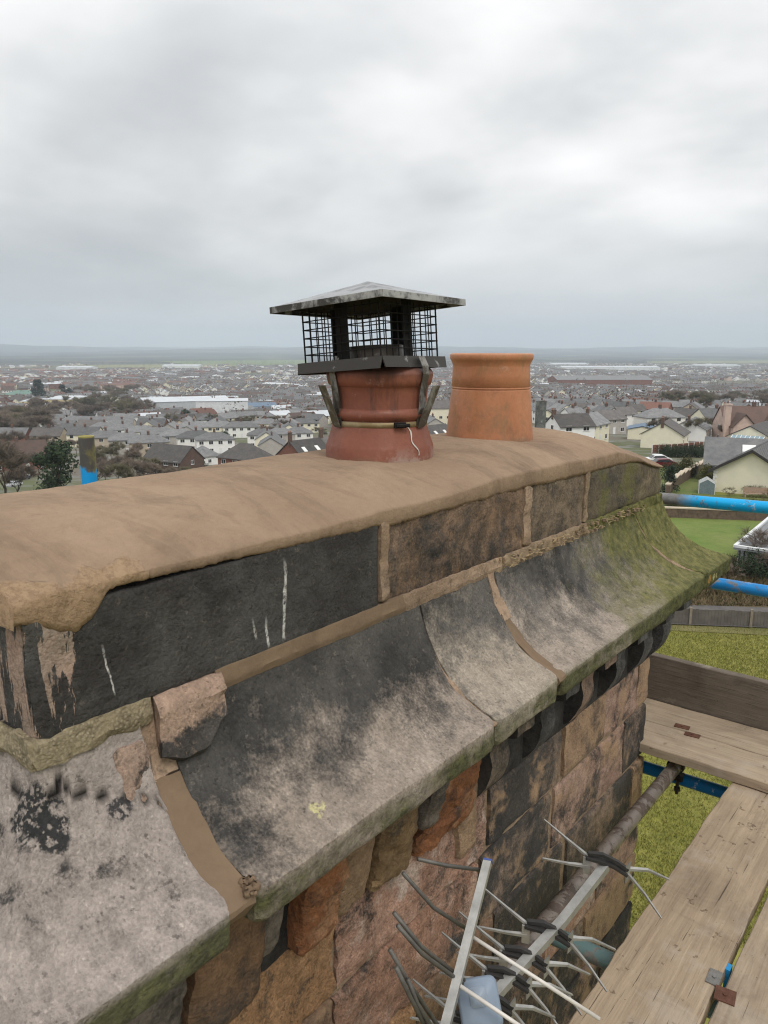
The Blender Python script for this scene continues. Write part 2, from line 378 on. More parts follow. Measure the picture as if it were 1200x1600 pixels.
# flaked near corner: crust gone in patches near the arris
k_ = None
m_c1b = stone("flaked_sooty_stone", (.33, .25, .21), (.40, .30, .25), .50, 2, sscale=9, drip=.55, sharp=.02)
m_c2 = stone("brown_sooty_stone", (.26, .17, .11), (.34, .24, .17), .42, 3, sscale=7, sharp=.12, pink=(.33, .22, .15))
m_c3 = stone("grey_tan_stone", (.34, .26, .19), (.24, .19, .14), .42, 4, sscale=8, moss=.1, sharp=.12)
m_c4 = stone("green_stained_stone", (.30, .25, .17), (.20, .16, .11), .40, 5, sscale=5, moss=.42, sharp=.15)
poly = resample(roundrect(BB, BT, ZB, -.326, .003), lambda p, q: .009 if abs(p[0] - BT) < .03 and abs(q[0] - BT) < .03 else .05)
loft("course_stone", rings_y(poly, AN, 1.136, 90), m_c1, stack, .002, 9, 2, .007, "smooth soot-black block with white streaks, flaked pink at its near corner", None, lambda p: .0018 + .0045 * sstep(.54, .50, p.y))
stone_block("course_stone", BB, BT - .002, 1.158, 1.712, ZB - .002, -.326, m_c2, stack, .006, 16, 3, .006, .010, "pitted brown-black block")
stone_block("course_stone", BB, BT - .004, 1.738, 2.070, ZB - .004, -.330, m_c3, stack, .006, 13, 4, .006, .012, "flaking grey and tan block")
poly = resample(roundrect(BB, BT - .002, ZB - .002, -.338, .014), lambda p, q: .012 if abs(p[0] - BT) < .03 and abs(q[0] - BT) < .03 else .06)
loft("course_stone", [[(x, y - .03 * sstep(-.42, -.345, z) * sstep(2.55, AF, y), z - .052 * sstep(2.30, AF, y) * sstep(-.47, -.36, z)) for (x, y, z) in r_] for r_ in rings_y(poly, 2.088, AF, 50)], m_c4, stack, .005, 9, 5, .010, "green stained block at the far end")
# vertical joints of the course
stone_block("mortar_joint", BT - .06, BT + .003, 1.134, 1.160, ZB + .004, -.325, m_pinkm, stack, .003, 25, 6, .003, .008)
stone_block("mortar_joint", BT - .06, BT + .002, 1.708, 1.742, ZB + .004, -.335, m_pinkm, stack, .005, 22, 7, .004, .008)
stone_block("mortar_joint", BT - .06, BT - .001, 2.066, 2.092, ZB + .004, -.338, m_core, stack, .004, 22, 8, .003, .008)

# cornice
def cav(n=22, w=OV, bi=BT - .003, zi=-.509, bo=BC, zo=ZC, th=.064):
    pts = [(bi, zi)]
    for i in range(1, n + 1):
        t = (math.pi / 2) * i / n
        ex_, ez_ = 1 - math.cos(t), math.sin(t); m2 = .28; q2 = i / n; pts.append((bi + (bo - bi) * (ex_ * (1 - m2) + q2 * m2), zi + (zo - zi) * (ez_ * (1 - m2) + q2 * m2)))
    pts[-1] = (bo - .006, zo); pts += [(bo - .001, zo - .004), (bo, zo - .012)]
    for i in range(1, 5): pts.append((bo - .001 * i, zo - .012 - (th - .022) * i / 4))
    pts += [(bo - .012, zo - th), (bo - .06, zo - th - .001), (bi - .0, zo - th - .002), (bi - .05, zo - th - .002), (bi - .05, zi)]
    return pts
CV = cav()
def fine(poly, sp=.012):
    return resample(poly, lambda p, q: sp if (p[0] > BT - .02 and q[0] > BT - .02 and p[1] > ZC - .075) else .05)
CVF = fine(CV)
def ring_at(y, sl=0.0): return [(x, y + sl * (x - BT), z) for (x, z) in CVF]
def mitre(far=True):
    return [(x, (AF + (x - BT)) if far else (AN - (x - BT)), z) for (x, z) in CVF]
def ring_end(x_at, far=True):
    return [(x_at, (AF + (x - BT)) if far else (AN - (x - BT)), z) for (x, z) in CVF]
def lerp_rings(keys, sp=.014):
    out = []
    for A, B in zip(keys[:-1], keys[1:]):
        L = max(math.dist(A[i], B[i]) for i in range(0, len(A), 5)); n = max(2, int(L / sp))
        for k in range(n):
            t = k / n; out.append([tuple(a * (1 - t) + b * t for a, b in zip(p, q)) for p, q in zip(A, B)])
    out.append(list(keys[-1])); return out
LG, LG2 = (.45, .395, .345), (.33, .29, .26)
pl = onz(497, 1281, ZC)
lich = [(pl.x, pl.y, ZC, .022, (.55, .52, .28))]
CTAB = [((1 - math.cos(q * math.pi / 2)) * .72 + q * .28, math.sin(q * math.pi / 2) * .72 + q * .28) for q in [i_ / 200 for i_ in range(201)]]
def cz(x, y):
    d = max(x - BT + .003, AN - y + .003, 0.0) / (OV + .003)
    return -.509 - .221 * float(np.interp(d, [c[0] for c in CTAB], [c[1] for c in CTAB])) if d < 1 else -.73
def hit(u, v):
    r = ray(u, v); t = .3
    while t < 4 and not (r.z * t < cz(r.x * t, r.y * t)): t += .002
    return r * t
crk = [hit(-20, 1226), hit(0, 1230), hit(45, 1238), hit(90, 1238), hit(130, 1239), hit(170, 1240), hit(205, 1238), hit(240, 1250), hit(262, 1253)]
cpx = [(-20, 1226), (0, 1230), (45, 1238), (90, 1238), (130, 1239), (170, 1240), (205, 1238), (240, 1250), (268, 1254)]
crk = [hit(a_[0] + (b_[0] - a_[0]) * t / 5, a_[1] + (b_[1] - a_[1]) * t / 5) for a_, b_ in zip(cpx[:-1], cpx[1:]) for t in range(5)] + [hit(268, 1254)]
br_ = [(110, 1240), (104, 1226), (96, 1216)]; crk2 = [hit(a_[0] + (b_[0] - a_[0]) * t / 4, a_[1] + (b_[1] - a_[1]) * t / 4) for a_, b_ in zip(br_[:-1], br_[1:]) for t in range(5)]
def segd(p, a, b):
    ab = b - a; t = max(0, min(1, (p - a).dot(ab) / (ab.length_squared + 1e-9)))
    return (p - a - ab * t).length
def crackfn(p):
    if p.z < ZC - .01: return 0, 0
    q = p + Vector((.003 * mnoise.noise(p * 40), .005 * mnoise.noise(p * 55 + Vector((3, 3, 3))), .003 * mnoise.noise(p * 50 + Vector((9, 3, 3)))))
    if (q - crk[20]).length > .5: return 0, 0
    d = min(min(segd(q, crk[i], crk[i + 1]) for i in range(len(crk) - 1)), min(segd(q, crk2[i], crk2[i + 1]) for i in range(len(crk2) - 1)))
    return min(1, max(0, 1.9 - d / .0028)), max(0, 1 - d / .006) * .009
sp_ = hit(55, 1275); sp2_ = hit(85, 1300); sp3_ = hit(190, 1265)
m_k0 = stone("pale_clean_stone", (.41, .368, .342), (.345, .308, .286), .20, 11, sootz=(-.73, -.53, -.05, .03), sscale=8, edge=(ZC - .008, .9), crack=True, sharp=.04,
             lichen=[(sp_.x, sp_.y, sp_.z, .040, (.03, .032, .033)), (sp2_.x, sp2_.y, sp2_.z, .026, (.035, .036, .038)), (sp3_.x, sp3_.y, sp3_.z, .018, (.05, .05, .052))])
m_k1 = stone("half_sooty_stone", LG, (.35, .30, .255), .62, 12, sootz=(-.732, -.60, -.18, .12), sscale=4.0, edge=(ZC - .010, .50), sharp=.085, softsoot=(.10, .098, .094), lichen=lich, tan=.0)
m_k2 = stone("grey_sooty_stone", (.50, .45, .385), (.42, .37, .31), .44, 13, sootz=(-.72, -.60, -.16, .14), sscale=4.5, edge=(ZC - .002, .6), sharp=.11, softsoot=(.13, .125, .12))
m_k3 = stone("mossy_grey_stone", (.50, .445, .39), (.40, .35, .30), .42, 14, sootz=(-.725, -.62, -.14, .13), sscale=4, mossy=(1.7, 2.45), edge=(ZC - .002, .8), sharp=.11, softsoot=(.14, .135, .13))
m_k4 = stone("mossy_corner_stone", (.30, .27, .19), (.22, .20, .13), .35, 15, sscale=5, mossy=(1.6, 2.3), edge=(ZC, 1.0), sharp=.08,
             lichen=[(BC, 2.66, ZC - .03, .016, (.42, .22, .05)), (BC, 2.70, ZC - .03, .012, (.45, .42, .2)), (BC, 2.74, ZC - .035, .01, (.45, .43, .22))])
loft("cornice_stone", lerp_rings([ring_end(BB - .05, False), ring_end(-.98, False), mitre(False), ring_at(.584)], .006), m_k0, stack, .0030, 9, 1.0, .012, "pale cracked near corner block of the cornice", crackfn)
def a1(p): return .0028 + .004 * sstep(.03, .0, abs(p.z - ZC + .04))
loft("cornice_stone", lerp_rings([ring_at(.626), ring_at(1.262)], .010), m_k1, stack, .003, 10, 2.0, .010, "long cornice block, sooty above and pale along its edge", None, a1)
loft("cornice_stone", lerp_rings([ring_at(1.268), ring_at(1.543)], .010), m_k2, stack, .003, 10, 3.0, .008, "short grey cornice block", None, a1)
loft("cornice_stone", lerp_rings([ring_at(1.566), ring_at(2.452, .80)], .012), m_k3, stack, .003, 9, 4.0, .009, "cornice block turning green with moss", None, a1)
loft("cornice_stone", lerp_rings([ring_at(2.462, .80), mitre(True), ring_end(-1.02, True)], .012), m_k4, stack, .004, 9, 5.0, .009, "mossy far corner block of the cornice", None, a1)
loft("cornice_stone", lerp_rings([ring_end(-1.03, True), ring_end(BB - .05, True)], .03), m_k4, stack, .004, 9, 6.0, .009)
# back cornice for completeness
mb_ = MB()
pts = [(2 * ((BB + BT) / 2) - x, z) for (x, z) in cav(8)]
vs = [(x, AN - .15, z + 5) for x, z in pts] + [(x, AF + .15, z + 5) for x, z in pts]; n = len(pts)
mb_.add(vs, [(i, (i + 1) % n, n + (i + 1) % n, n + i) for i in range(n)] + [tuple(range(n)), tuple(range(2 * n - 1, n - 1, -1))]).build("cornice_stone", m_k2, stack)

# joints between cornice stones: profile a little below the stone surface
def joint_strip(y0, y1, depth, mat, sl=0.0, seed=0, t0=0.0, t1=1.0, amp=.003, bulge=0.0):
    top = [p for p in CV if p[1] >= ZC - .03 and p[0] > BT - .02][:-1]
    i0, i1 = int(t0 * (len(top) - 1)), int(t1 * (len(top) - 1)); top = top[i0:i1 + 1]
    poly = [(x - depth * .6, z - depth) for x, z in top] + [(x - .03, z - .04) for x, z in reversed(top)]
    rs = []
    nn = 6
    for i in range(nn + 1):
        t = i / nn; y = y0 + (y1 - y0) * t; w = math.sin(math.pi * t) * bulge
        rs.append([(x + w * .5, y + sl * (x - BT), z + w) for x, z in poly])
    return loft("mortar_joint", rs, mat, stack, amp, 30, seed, .0)
joint_strip(.578, .632, .002, m_joint, -.05, 21, .30, 1.0, .0025)
joint_strip(.582, .628, .004, m_pinkm, -.05, 22, 0.0, .32, .004)
joint_strip(1.258, 1.271, .006, m_pinkm, 0, 23, 0, .97)
joint_strip(1.538, 1.571, .001, m_joint, 0, 24, .35, 1.0)
joint_strip(1.536, 1.573, -.001, m_pinkm, 0, 25, 0, .4, .004)
joint_strip(2.449, 2.468, .003, m_core, .80, 26, 0, .9, .004)
# lumps of mortar squeezed out at the end of the wide joint
k = MB()
r2 = random.Random(3)
for i in range(13):
    c = onz(392 + r2.uniform(-14, 10), 1388 + r2.uniform(-14, 12), ZC + .002); R_ = r2.uniform(.003, .008)
    vs, fs = [], []
    for a in range(6):
        for b in range(4):
            th_, ph = a * math.pi / 3, (b + .5) * math.pi / 4
            rr = R_ * (1 + .3 * r2.uniform(-1, 1)); vs.append((c.x + rr * math.sin(ph) * math.cos(th_), c.y + rr * math.sin(ph) * math.sin(th_), c.z + 5 + .002 + rr * math.cos(ph)))
    for a in range(6):
        for b in range(3): fs.append((a * 4 + b, a * 4 + b + 1, ((a + 1) % 6) * 4 + b + 1, ((a + 1) % 6) * 4 + b))
    fs += [tuple(a * 4 for a in range(5, -1, -1)), tuple(a * 4 + 3 for a in range(6))]
    k.add(vs, fs)
o = k.build("mortar_crumbs", m_joint, stack, True); o['kind'] = 'stuff'

# mortar fillet between the course and the cornice
def fillet(y0, y1, mat, seed, out=.02, up=0.0, amp=.002, name="mortar_fillet", drop=-.545, label=None, fr=18):
    poly = resample([(BT - .04, ZB + .006), (BT + .0012, ZB + .003 + up), (BT + .003, ZB - .003 + up), (BT + out * .45, (ZB + drop) / 2), (BT + out, drop + .002), (BT + out - .004, drop - .012), (BT - .04, drop)], .008)
    return loft(name, rings_y(poly, y0, y1, max(4, int((y1 - y0) / .010))), mat, stack, amp, fr, seed, .002, label)
fillet(.425, .605, m_grav, 31, .008, 0, .004, drop=-.520, fr=34)
fillet(.725, 1.215, m_joint, 32, .006, 0, .0012, drop=-.517)
fillet(1.205, 1.60, m_pinkm, 33, .005, .001, .003, drop=-.517, fr=34)
fillet(1.56, 2.10, m_core, 34, .005, .0, .0035, drop=-.518, fr=38)
fillet(2.08, AF - .01, m_k4, 35, .004, 0, .005, drop=-.518, fr=26)
r2 = random.Random(9); k = MB(); k2 = MB()
for i in range(170):
    y = r2.uniform(1.58, 2.50); t = r2.random(); x = BT + .002 + .020 * t; z = ZB - .004 - .018 * t + r2.uniform(-.002, .004) + 5; L = r2.uniform(.004, .014); a = r2.uniform(0, 3.14); e_ = r2.uniform(-.4, .4)
    p = Vector((x, y, z + .002)); d = Vector((math.cos(a) * .5, math.sin(a), e_)).normalized() * L; w = Vector((r2.uniform(-1, 1), r2.uniform(-1, 1), .3)).normalized() * .0009
    if i % 3: k.add([p - d - w, p + d - w, p + d + w, p - d + w, p - d + Vector((0, 0, .0015)), p + d + Vector((0, 0, .0015))], [(0, 1, 5, 4), (4, 5, 2, 3), (0, 3, 2, 1)])
    else:
        r = r2.uniform(.002, .006); k2.add([p + Vector((r * r2.uniform(.6, 1.2) * sx, r * r2.uniform(.6, 1.2) * sy, r * r2.uniform(.5, 1) * sz)) for sx in (-1, 1) for sy in (-1, 1) for sz in (-1, 1)], [(0, 1, 3, 2), (4, 6, 7, 5), (0, 4, 5, 1), (2, 3, 7, 6), (0, 2, 6, 4), (1, 5, 7, 3)])
k.build("straw_debris", plain("dry_straw", (.42, .32, .18), .9), stack)['kind'] = 'stuff'; k2.build("mortar_crumbs", m_core, stack)['kind'] = 'stuff'
# near-end bed mortar under the corner
poly = resample([(-.04, ZB + .004), (.0, ZB + .004), (.010, -.520), (.006, -.534), (-.04, -.534)], .01)
rs = [[(x_, AN - d, z_) for d, z_ in poly] for x_ in np.linspace(BB, BT + .01, 60)]
loft("mortar_fillet", rs, m_grav, stack, .006, 28, 36, .002)
# loose stone piece set on the joint
m_piece = stone("chipped_pink_stone", (.46, .33, .25), (.38, .28, .22), .46, 17, sootz=(-.56, -.512, .14, -.32), sscale=9, sharp=.03)
poly = resample([(BT - .04, ZB - .002), (BT + .003, ZB - .001), (BT + .014, ZB - .008), (BT + .024, ZB - .022), (BT + .032, -.556), (BT + .044, -.588), (BT + .030, -.600), (BT - .02, -.60)], .009)
rs = []
for t in np.linspace(0, 1, 26):
    y = .610 + (.736 - .610) * t
    s_ = 1 - .55 * sstep(.55, 1.0, t) - .25 * sstep(.3, 0, t)
    rs.append([(x if z > ZB - .03 else BT + (x - BT) * (.45 + .55 * s_), y - .02 * ((x - BT) / .06), z if z > -.53 else -.53 + (z + .53) * s_) for x, z in poly])
loft("stone_chip", rs, m_piece, stack, .0030, 30, 41, .001, "broken pink stone piece wedged above the wide mortar joint")
poly = resample([(BT - .02, -.545), (BT + .012, -.548), (BT + .024, -.59), (BT + .042, -.628), (BT + .024, -.636), (BT - .0, -.60)], .009)
loft("stone_chip", rings_y(poly, .535, .588, 12), stone("pink_chip", (.44, .32, .25), (.36, .27, .22), .3, 18, sscale=12, sharp=.03), stack, .004, 24, 42, .006)

# flaunching: one skin of mortar over the top
low = [(.38, -.332), (.432, -.330), (.465, -.345), (.50, -.361), (.528, -.345), (.548, -.318), (.562, -.313), (.65, -.316), (.751, -.319), (.95, -.325), (1.126, -.330), (1.155, -.336), (1.30, -.334), (1.5, -.334), (1.721, -.333), (1.85, -.339), (2.059, -.342), (2.25, -.342), (2.388, -.346), (2.55, -.362), (2.66, -.374), (2.714, -.385), (2.8, -.39)]
lowx, lowz = [p[0] for p in low], [p[1] for p in low]
def fl_top(y, x):
    cx = (BT + BB) / 2; h = (BT - BB) / 2; t = min(1.0, abs(x - cx) / h)
    cross = .058 * (1 - t ** 2.6)
    end = .088 * (sstep(AF - .50, AF + .01, y) ** 1.25) + .008 * sstep(AN + .08, AN - .01, y)
    base = -.304 + .006 * math.sin(y * 4.1 + .6)
    for (py, px, r) in ((1.52, -1.235, .135), (2.05, -1.235, .131)):
        d = math.hypot(y - py, x - px); base -= .019 * math.exp(-max(0, d - r) / .07)
    return base + cross - end + .0045 * mnoise.fractal(Vector((y * 3.2, x * 5, 1.3)), 1, 2, 3) + .0026 * mnoise.noise(Vector((y * 9, x * 26, 4))) + .0011 * mnoise.fractal(Vector((y * 60, x * 60, 4)), 1, 2, 3) + .0016 * abs(mnoise.noise(Vector((y * 12 + x * 22, x * 34 - y * 9, 8)))) 
ny, nx = 460, 90
vs = []; fs = []
ys = np.linspace(AN - .012, AF - .034, ny)
xs = list(np.linspace(BB - .008, BT + .0015, nx))
for j, y in enumerate(ys):
    lz = float(np.interp(y, lowx, lowz)) - .004 + .003 * mnoise.noise(Vector((y * 22, 0, 0))) + .0018 * mnoise.noise(Vector((y * 70, 0, 0))) + .002 * mnoise.noise(Vector((y * 160, 0, 0)))
    for i, x in enumerate(xs):
        z = fl_top(y, x); vs.append((x, y, z + 5))
    ex = BT + .0016 + .0012 * mnoise.noise(Vector((y * 24, 2, 0))) + .002 * sstep(.60, .54, y)
    zt = fl_top(y, BT + .0015)
    lz = min(lz, zt - .006)
    for q, (dx_, f_) in enumerate(((.0010, .12), (.0014, .45), (.0008, .8), (-.0022, 1.0), (-.03, 1.0))):
        vs.append((ex + dx_ + (.0 if q < 4 else 0), y, zt + (lz - zt) * f_ + 5))
nn = nx + 5
for j in range(ny - 1):
    for i in range(nn - 1): fs.append((j * nn + i, j * nn + i + 1, (j + 1) * nn + i + 1, (j + 1) * nn + i))
# end skirts
for jj, dy_ in ((0, -.002), (ny - 1, .006)):
    b0 = len(vs)
    for i in range(nn):
        v = vs[jj * nn + i]; lzz = (-.340 if jj == 0 else -.392) + .006 * mnoise.noise(Vector((v[0] * 20, 3, 0)))
        vs.append((v[0], v[1] + dy_, min(v[2] - .002, lzz + 5)))
    for i in range(nn - 1):
        a, b_ = jj * nn + i, jj * nn + i + 1; fs.append((a, b0 + i, b0 + i + 1, b_) if jj == 0 else (a, b_, b0 + i + 1, b0 + i))
meshobj("flaunching", vs, fs, m_fresh, stack, True)['label'] = "smooth fresh brown mortar capping around the pots"

# brackets under the cornice
CT_, CB_ = ZC - .066, -1.115
m_br = [stone("bracket_stone", (.33, .26, .20), (.24, .20, .16), .48, 51, sscale=9, sharp=.1), stone("pink_bracket_stone", (.42, .31, .25), (.34, .25, .2), .30, 52, sscale=9, sharp=.08),
        stone("grey_bracket_stone", (.24, .24, .24), (.17, .17, .17), .45, 53, sscale=7, sharp=.12)]
def brk_profile():
    return [(BT - .04, CT_), (-.800, CT_), (-.798, CT_ - .088), (-.806, CT_ - .094), (-.838, -.900), (-.862, -.925), (-.868, -.955), (-.862, -.985), (-.866, -1.015), (-.880, -1.050), (-.902, -1.080), (BT - .003, -1.098), (BT - .04, -1.098)]
def sooty_sides(o, mat):  # side faces get soot plus the painted-in shade of the gaps
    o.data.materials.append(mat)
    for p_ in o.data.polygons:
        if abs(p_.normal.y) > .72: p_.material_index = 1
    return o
BP = resample(brk_profile(), .014)
brs = []
for i, (ya, w) in enumerate(((1.535, .085), (1.785, .078), (2.035, .078), (2.280, .080), (2.520, .080))):
    brs.append(loft("bracket", rings_y(BP, ya - w / 2, ya + w / 2, 9), m_br[(0, 2, 1, 2, 2)[i]], stack, .003, 18, 60 + i, .002))
# corner bracket and those of the far end
loft("bracket", rings_y(BP, 2.668, 2.750, 6), m_br[2], stack, .003, 14, 66, .004)
for i, xa in enumerate((-.955, -1.16, -1.37)):
    loft("bracket", [[(xx, AF + (x - BT), z) for x, z in BP] for xx in np.linspace(xa - .043, xa + .043, 7)], m_br[2], stack, .003, 14, 68 + i, .004)
# back panels and bracket sides: soot black with the shade of the gaps painted in
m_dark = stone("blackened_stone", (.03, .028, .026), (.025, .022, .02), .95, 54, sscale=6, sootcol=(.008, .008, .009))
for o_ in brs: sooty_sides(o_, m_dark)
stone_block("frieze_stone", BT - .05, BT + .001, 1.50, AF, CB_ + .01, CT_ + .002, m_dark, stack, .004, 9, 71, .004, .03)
# eroded infill of the near half: brackets worn away to rubble
def P2(u, v, X=-.86): p = onx(u, v, X); return p.y, p.z
cr_ = [stone("brown_rubble", (.22, .13, .075), (.28, .18, .11), .25, 61, sscale=8, sharp=.12),
       stone("orange_rubble", (.37, .165, .075), (.27, .12, .06), .25, 62, sscale=9, pink=(.45, .26, .15), sharp=.1),
       stone("ochre_rubble", (.31, .215, .12), (.21, .145, .08), .3, 63, sscale=8, sharp=.1, moss=.1),
       stone("grey_rubble", (.27, .24, .21), (.20, .18, .16), .3, 64, sscale=8, sharp=.1),
       stone("tan_plaster", (.40, .29, .19), (.33, .23, .15), .08, 65, sscale=8, sharp=.1)]
def worn(name, ya, yb, za, zb, x, mat, amp, seed, lean=0.0, label=None, top_x=None):
    """an upright eroded piece: rounded front, drawn in towards its foot"""
    tx = x if top_x is None else top_x
    poly = resample([(BT - .03, za), (x - .010, za), (x, za + .015), ((x + tx) / 2 + .006, (za + zb) / 2), (tx, zb - .01), (tx - .008, zb), (BT - .03, zb)], .007)
    n = max(8, int((yb - ya) / .007)); rs = []
    for i in range(n + 1):
        t = i / n; b = .009 * (1 - (2 * t - 1) ** 6) - .009
        rs.append([(xx + (b if xx > BT - .01 else 0), ya + (yb - ya) * t + lean * (zz - zb), zz + (.010 * mnoise.noise(Vector((ya * 50 + t * 5, 0, 1))) if zz < (za + zb) / 2 else 0)) for xx, zz in poly])
    return loft(name, rs, mat, stack, amp, 13, seed, .006, label)
zt_ = CT_ + .002
infill = [(.30, .475, -1.10, BT + .030, cr_[0], .006), (.485, .61, -1.10, BT + .026, cr_[3], .008), (.620, .770, -1.112, BT + .032, cr_[0], .005), (.772, .828, -1.06, BT + .022, cr_[3], .004),
          (.868, .972, -1.105, BT + .036, cr_[1], .009), (.976, 1.068, -1.10, BT + .024, cr_[4], .004), (1.072, 1.196, -1.09, BT + .040, cr_[2], .008), (1.202, 1.242, -1.00, BT + .075, cr_[3], .006),
          (1.246, 1.465, -1.112, BT + .030, cr_[1], .010)]
for i, (ya, yb, za, x, mt, am) in enumerate(infill):
    worn("rubble_stone", ya, yb, za, zt_, x, mt, am * 1.35, 80 + i * 1.7, 0, None, x + .045)
stone_block("frieze_stone", BT - .05, BT - .006, .30, 1.50, CB_, CT_ + .002, m_dark, stack, .005, 9, 96, .004, .03)
worn("plaster_patch", 1.425, 1.50, -1.22, -.90, BT + .022, cr_[4], .006, 97, .0, "smeared tan plaster patch", BT + .012)

# wall below: coursed rough sandstone
WM = {
 'ochre': stone("ochre_wall_stone", (0.450, 0.281, 0.156), (0.338, 0.200, 0.106), .2, 71, sscale=7, grain=1.3),
 'pink': stone("pink_wall_stone", (0.550, 0.375, 0.300), (0.425, 0.256, 0.188), .22, 72, sscale=6, pink=(0.600, 0.500, 0.438), grain=1.3),
 'red': stone("red_wall_stone", (0.425, 0.250, 0.181), (0.312, 0.194, 0.138), .30, 73, sscale=6, pink=(0.500, 0.350, 0.275), grain=1.3),
 'black': stone("black_wall_stone", (0.375, 0.275, 0.213), (0.300, 0.237, 0.188), .64, 74, sscale=5, sharp=.08, tan=.15),
 'blackpink': stone("black_pink_wall_stone", (0.500, 0.362, 0.288), (0.375, 0.250, 0.200), .50, 75, sscale=5.5, sharp=.06, tan=.2),
 'tan': stone("tan_smeared_stone", (0.500, 0.362, 0.237), (0.400, 0.275, 0.188), .30, 76, sscale=6, sharp=.08, tan=.35),
 'brown': stone("brown_wall_stone", (0.325, 0.213, 0.138), (0.250, 0.163, 0.112), .36, 77, sscale=5, sharp=.1, tan=.1),
}
courses = [
 (-1.275, -1.108, [(.10, .395, 'brown'), (.405, .685, 'red'), (.70, .985, 'ochre'), (1.00, 1.56, 'pink'), (1.59, 1.99, 'black'), (2.02, 2.30, 'tan'), (2.325, 2.60, 'blackpink'), (2.62, AF, 'tan')]),
 (-1.495, -1.295, [(.10, .62, 'red'), (.64, .97, 'brown'), (.99, 1.52, 'red'), (1.555, 1.935, 'black'), (1.975, 2.50, 'blackpink'), (2.52, AF, 'black')]),
 (-1.700, -1.512, [(.10, .82, 'brown'), (.84, 1.26, 'ochre'), (1.28, 1.62, 'brown'), (1.64, 2.04, 'black'), (2.085, 2.60, 'black'), (2.62, AF, 'tan')]),
 (-1.905, -1.718, [(.10, 1.02, 'red'), (1.04, 1.50, 'brown'), (1.52, 1.93, 'blackpink'), (1.955, 2.33, 'pink'), (2.35, AF, 'blackpink')]),
 (-2.120, -1.925, [(.10, 1.25, 'brown'), (1.28, 1.80, 'black'), (1.83, 2.24, 'black'), (2.27, AF, 'tan')]),
 (-2.345, -2.140, [(.10, 1.48, 'brown'), (1.50, 2.02, 'black'), (2.04, 2.42, 'blackpink'), (2.44, AF, 'black')]),
 (-2.60, -2.365, [(.10, 1.7, 'black'), (1.72, 2.3, 'brown'), (2.32, AF, 'black')]),
 (-2.90, -2.62, [(.10, 1.5, 'black'), (1.52, 2.1, 'brown'), (2.12, AF, 'black')]),
 (-3.30, -2.92, [(.10, 1.6, 'black'), (1.62, AF, 'brown')])]
s = 0
for ci, (z0, z1, bl) in enumerate(courses):
    for (ya, yb, mt) in bl:
        s += 1; rr_ = random.Random(s)
        near_ = yb < 1.6 and ci < 3
        stone_block("wall_stone", BT - .08, BT + rr_.uniform(-.004, .004) + (.004 if near_ else 0), ya - .004, yb + .004, z0 - .003 + rr_.uniform(-.003, .003), z1 + .003, WM[mt], stack, .010 if near_ else .005, 11, s * 2.3, .007, .012 if ci < 4 else .04, None, .0025)
    # far end face and near end face of the same course
    xs_ = [BB, -1.27, BT - .085] if ci % 2 else [BB, -1.40, -1.12, BT - .085]
    for x0_, x1_ in zip(xs_[:-1], xs_[1:]):
        for (yy0, yy1) in ((AF - .06, AF - .001), (AN - .40, AN - .33) if False else (AN - .02, AN + .05)):
            stone_block("wall_stone", x0_ + .008, x1_ - .008, yy0, yy1, z0, z1, WM['blackpink' if ci % 2 else 'black'], stack, .002, 9, s + 40, .006, .08)
mm = MB().box(BB + .02, BT - .012, .12, AN + .03, -6 + 5, -.82 + 5); mm.build("mortar_core", m_core, stack)

bd = empty("sandstone_building", (-3.0, -3.5, -14)); tag(bd, "tall sandstone building under the chimney stack, hidden below the scaffold", "building")
MB().box(-5.5, 6.0, -9, 6.0, -1, 7.0).build("wall", WM['brown'], bd)
MB().add([(-5.9, -9.4, 6.8), (6.4, -9.4, 6.8), (6.4, 6.2, 6.8), (-5.9, 6.2, 6.8), (.2, -9.4, 8.9), (.2, 6.2, 8.9)], [(0, 3, 2, 1), (1, 2, 5, 4), (3, 0, 4, 5), (0, 1, 4), (2, 3, 5)]).build("roof", plain("old_roof_slate", (.09, .09, .10), .8, 0, .3, 3), bd)
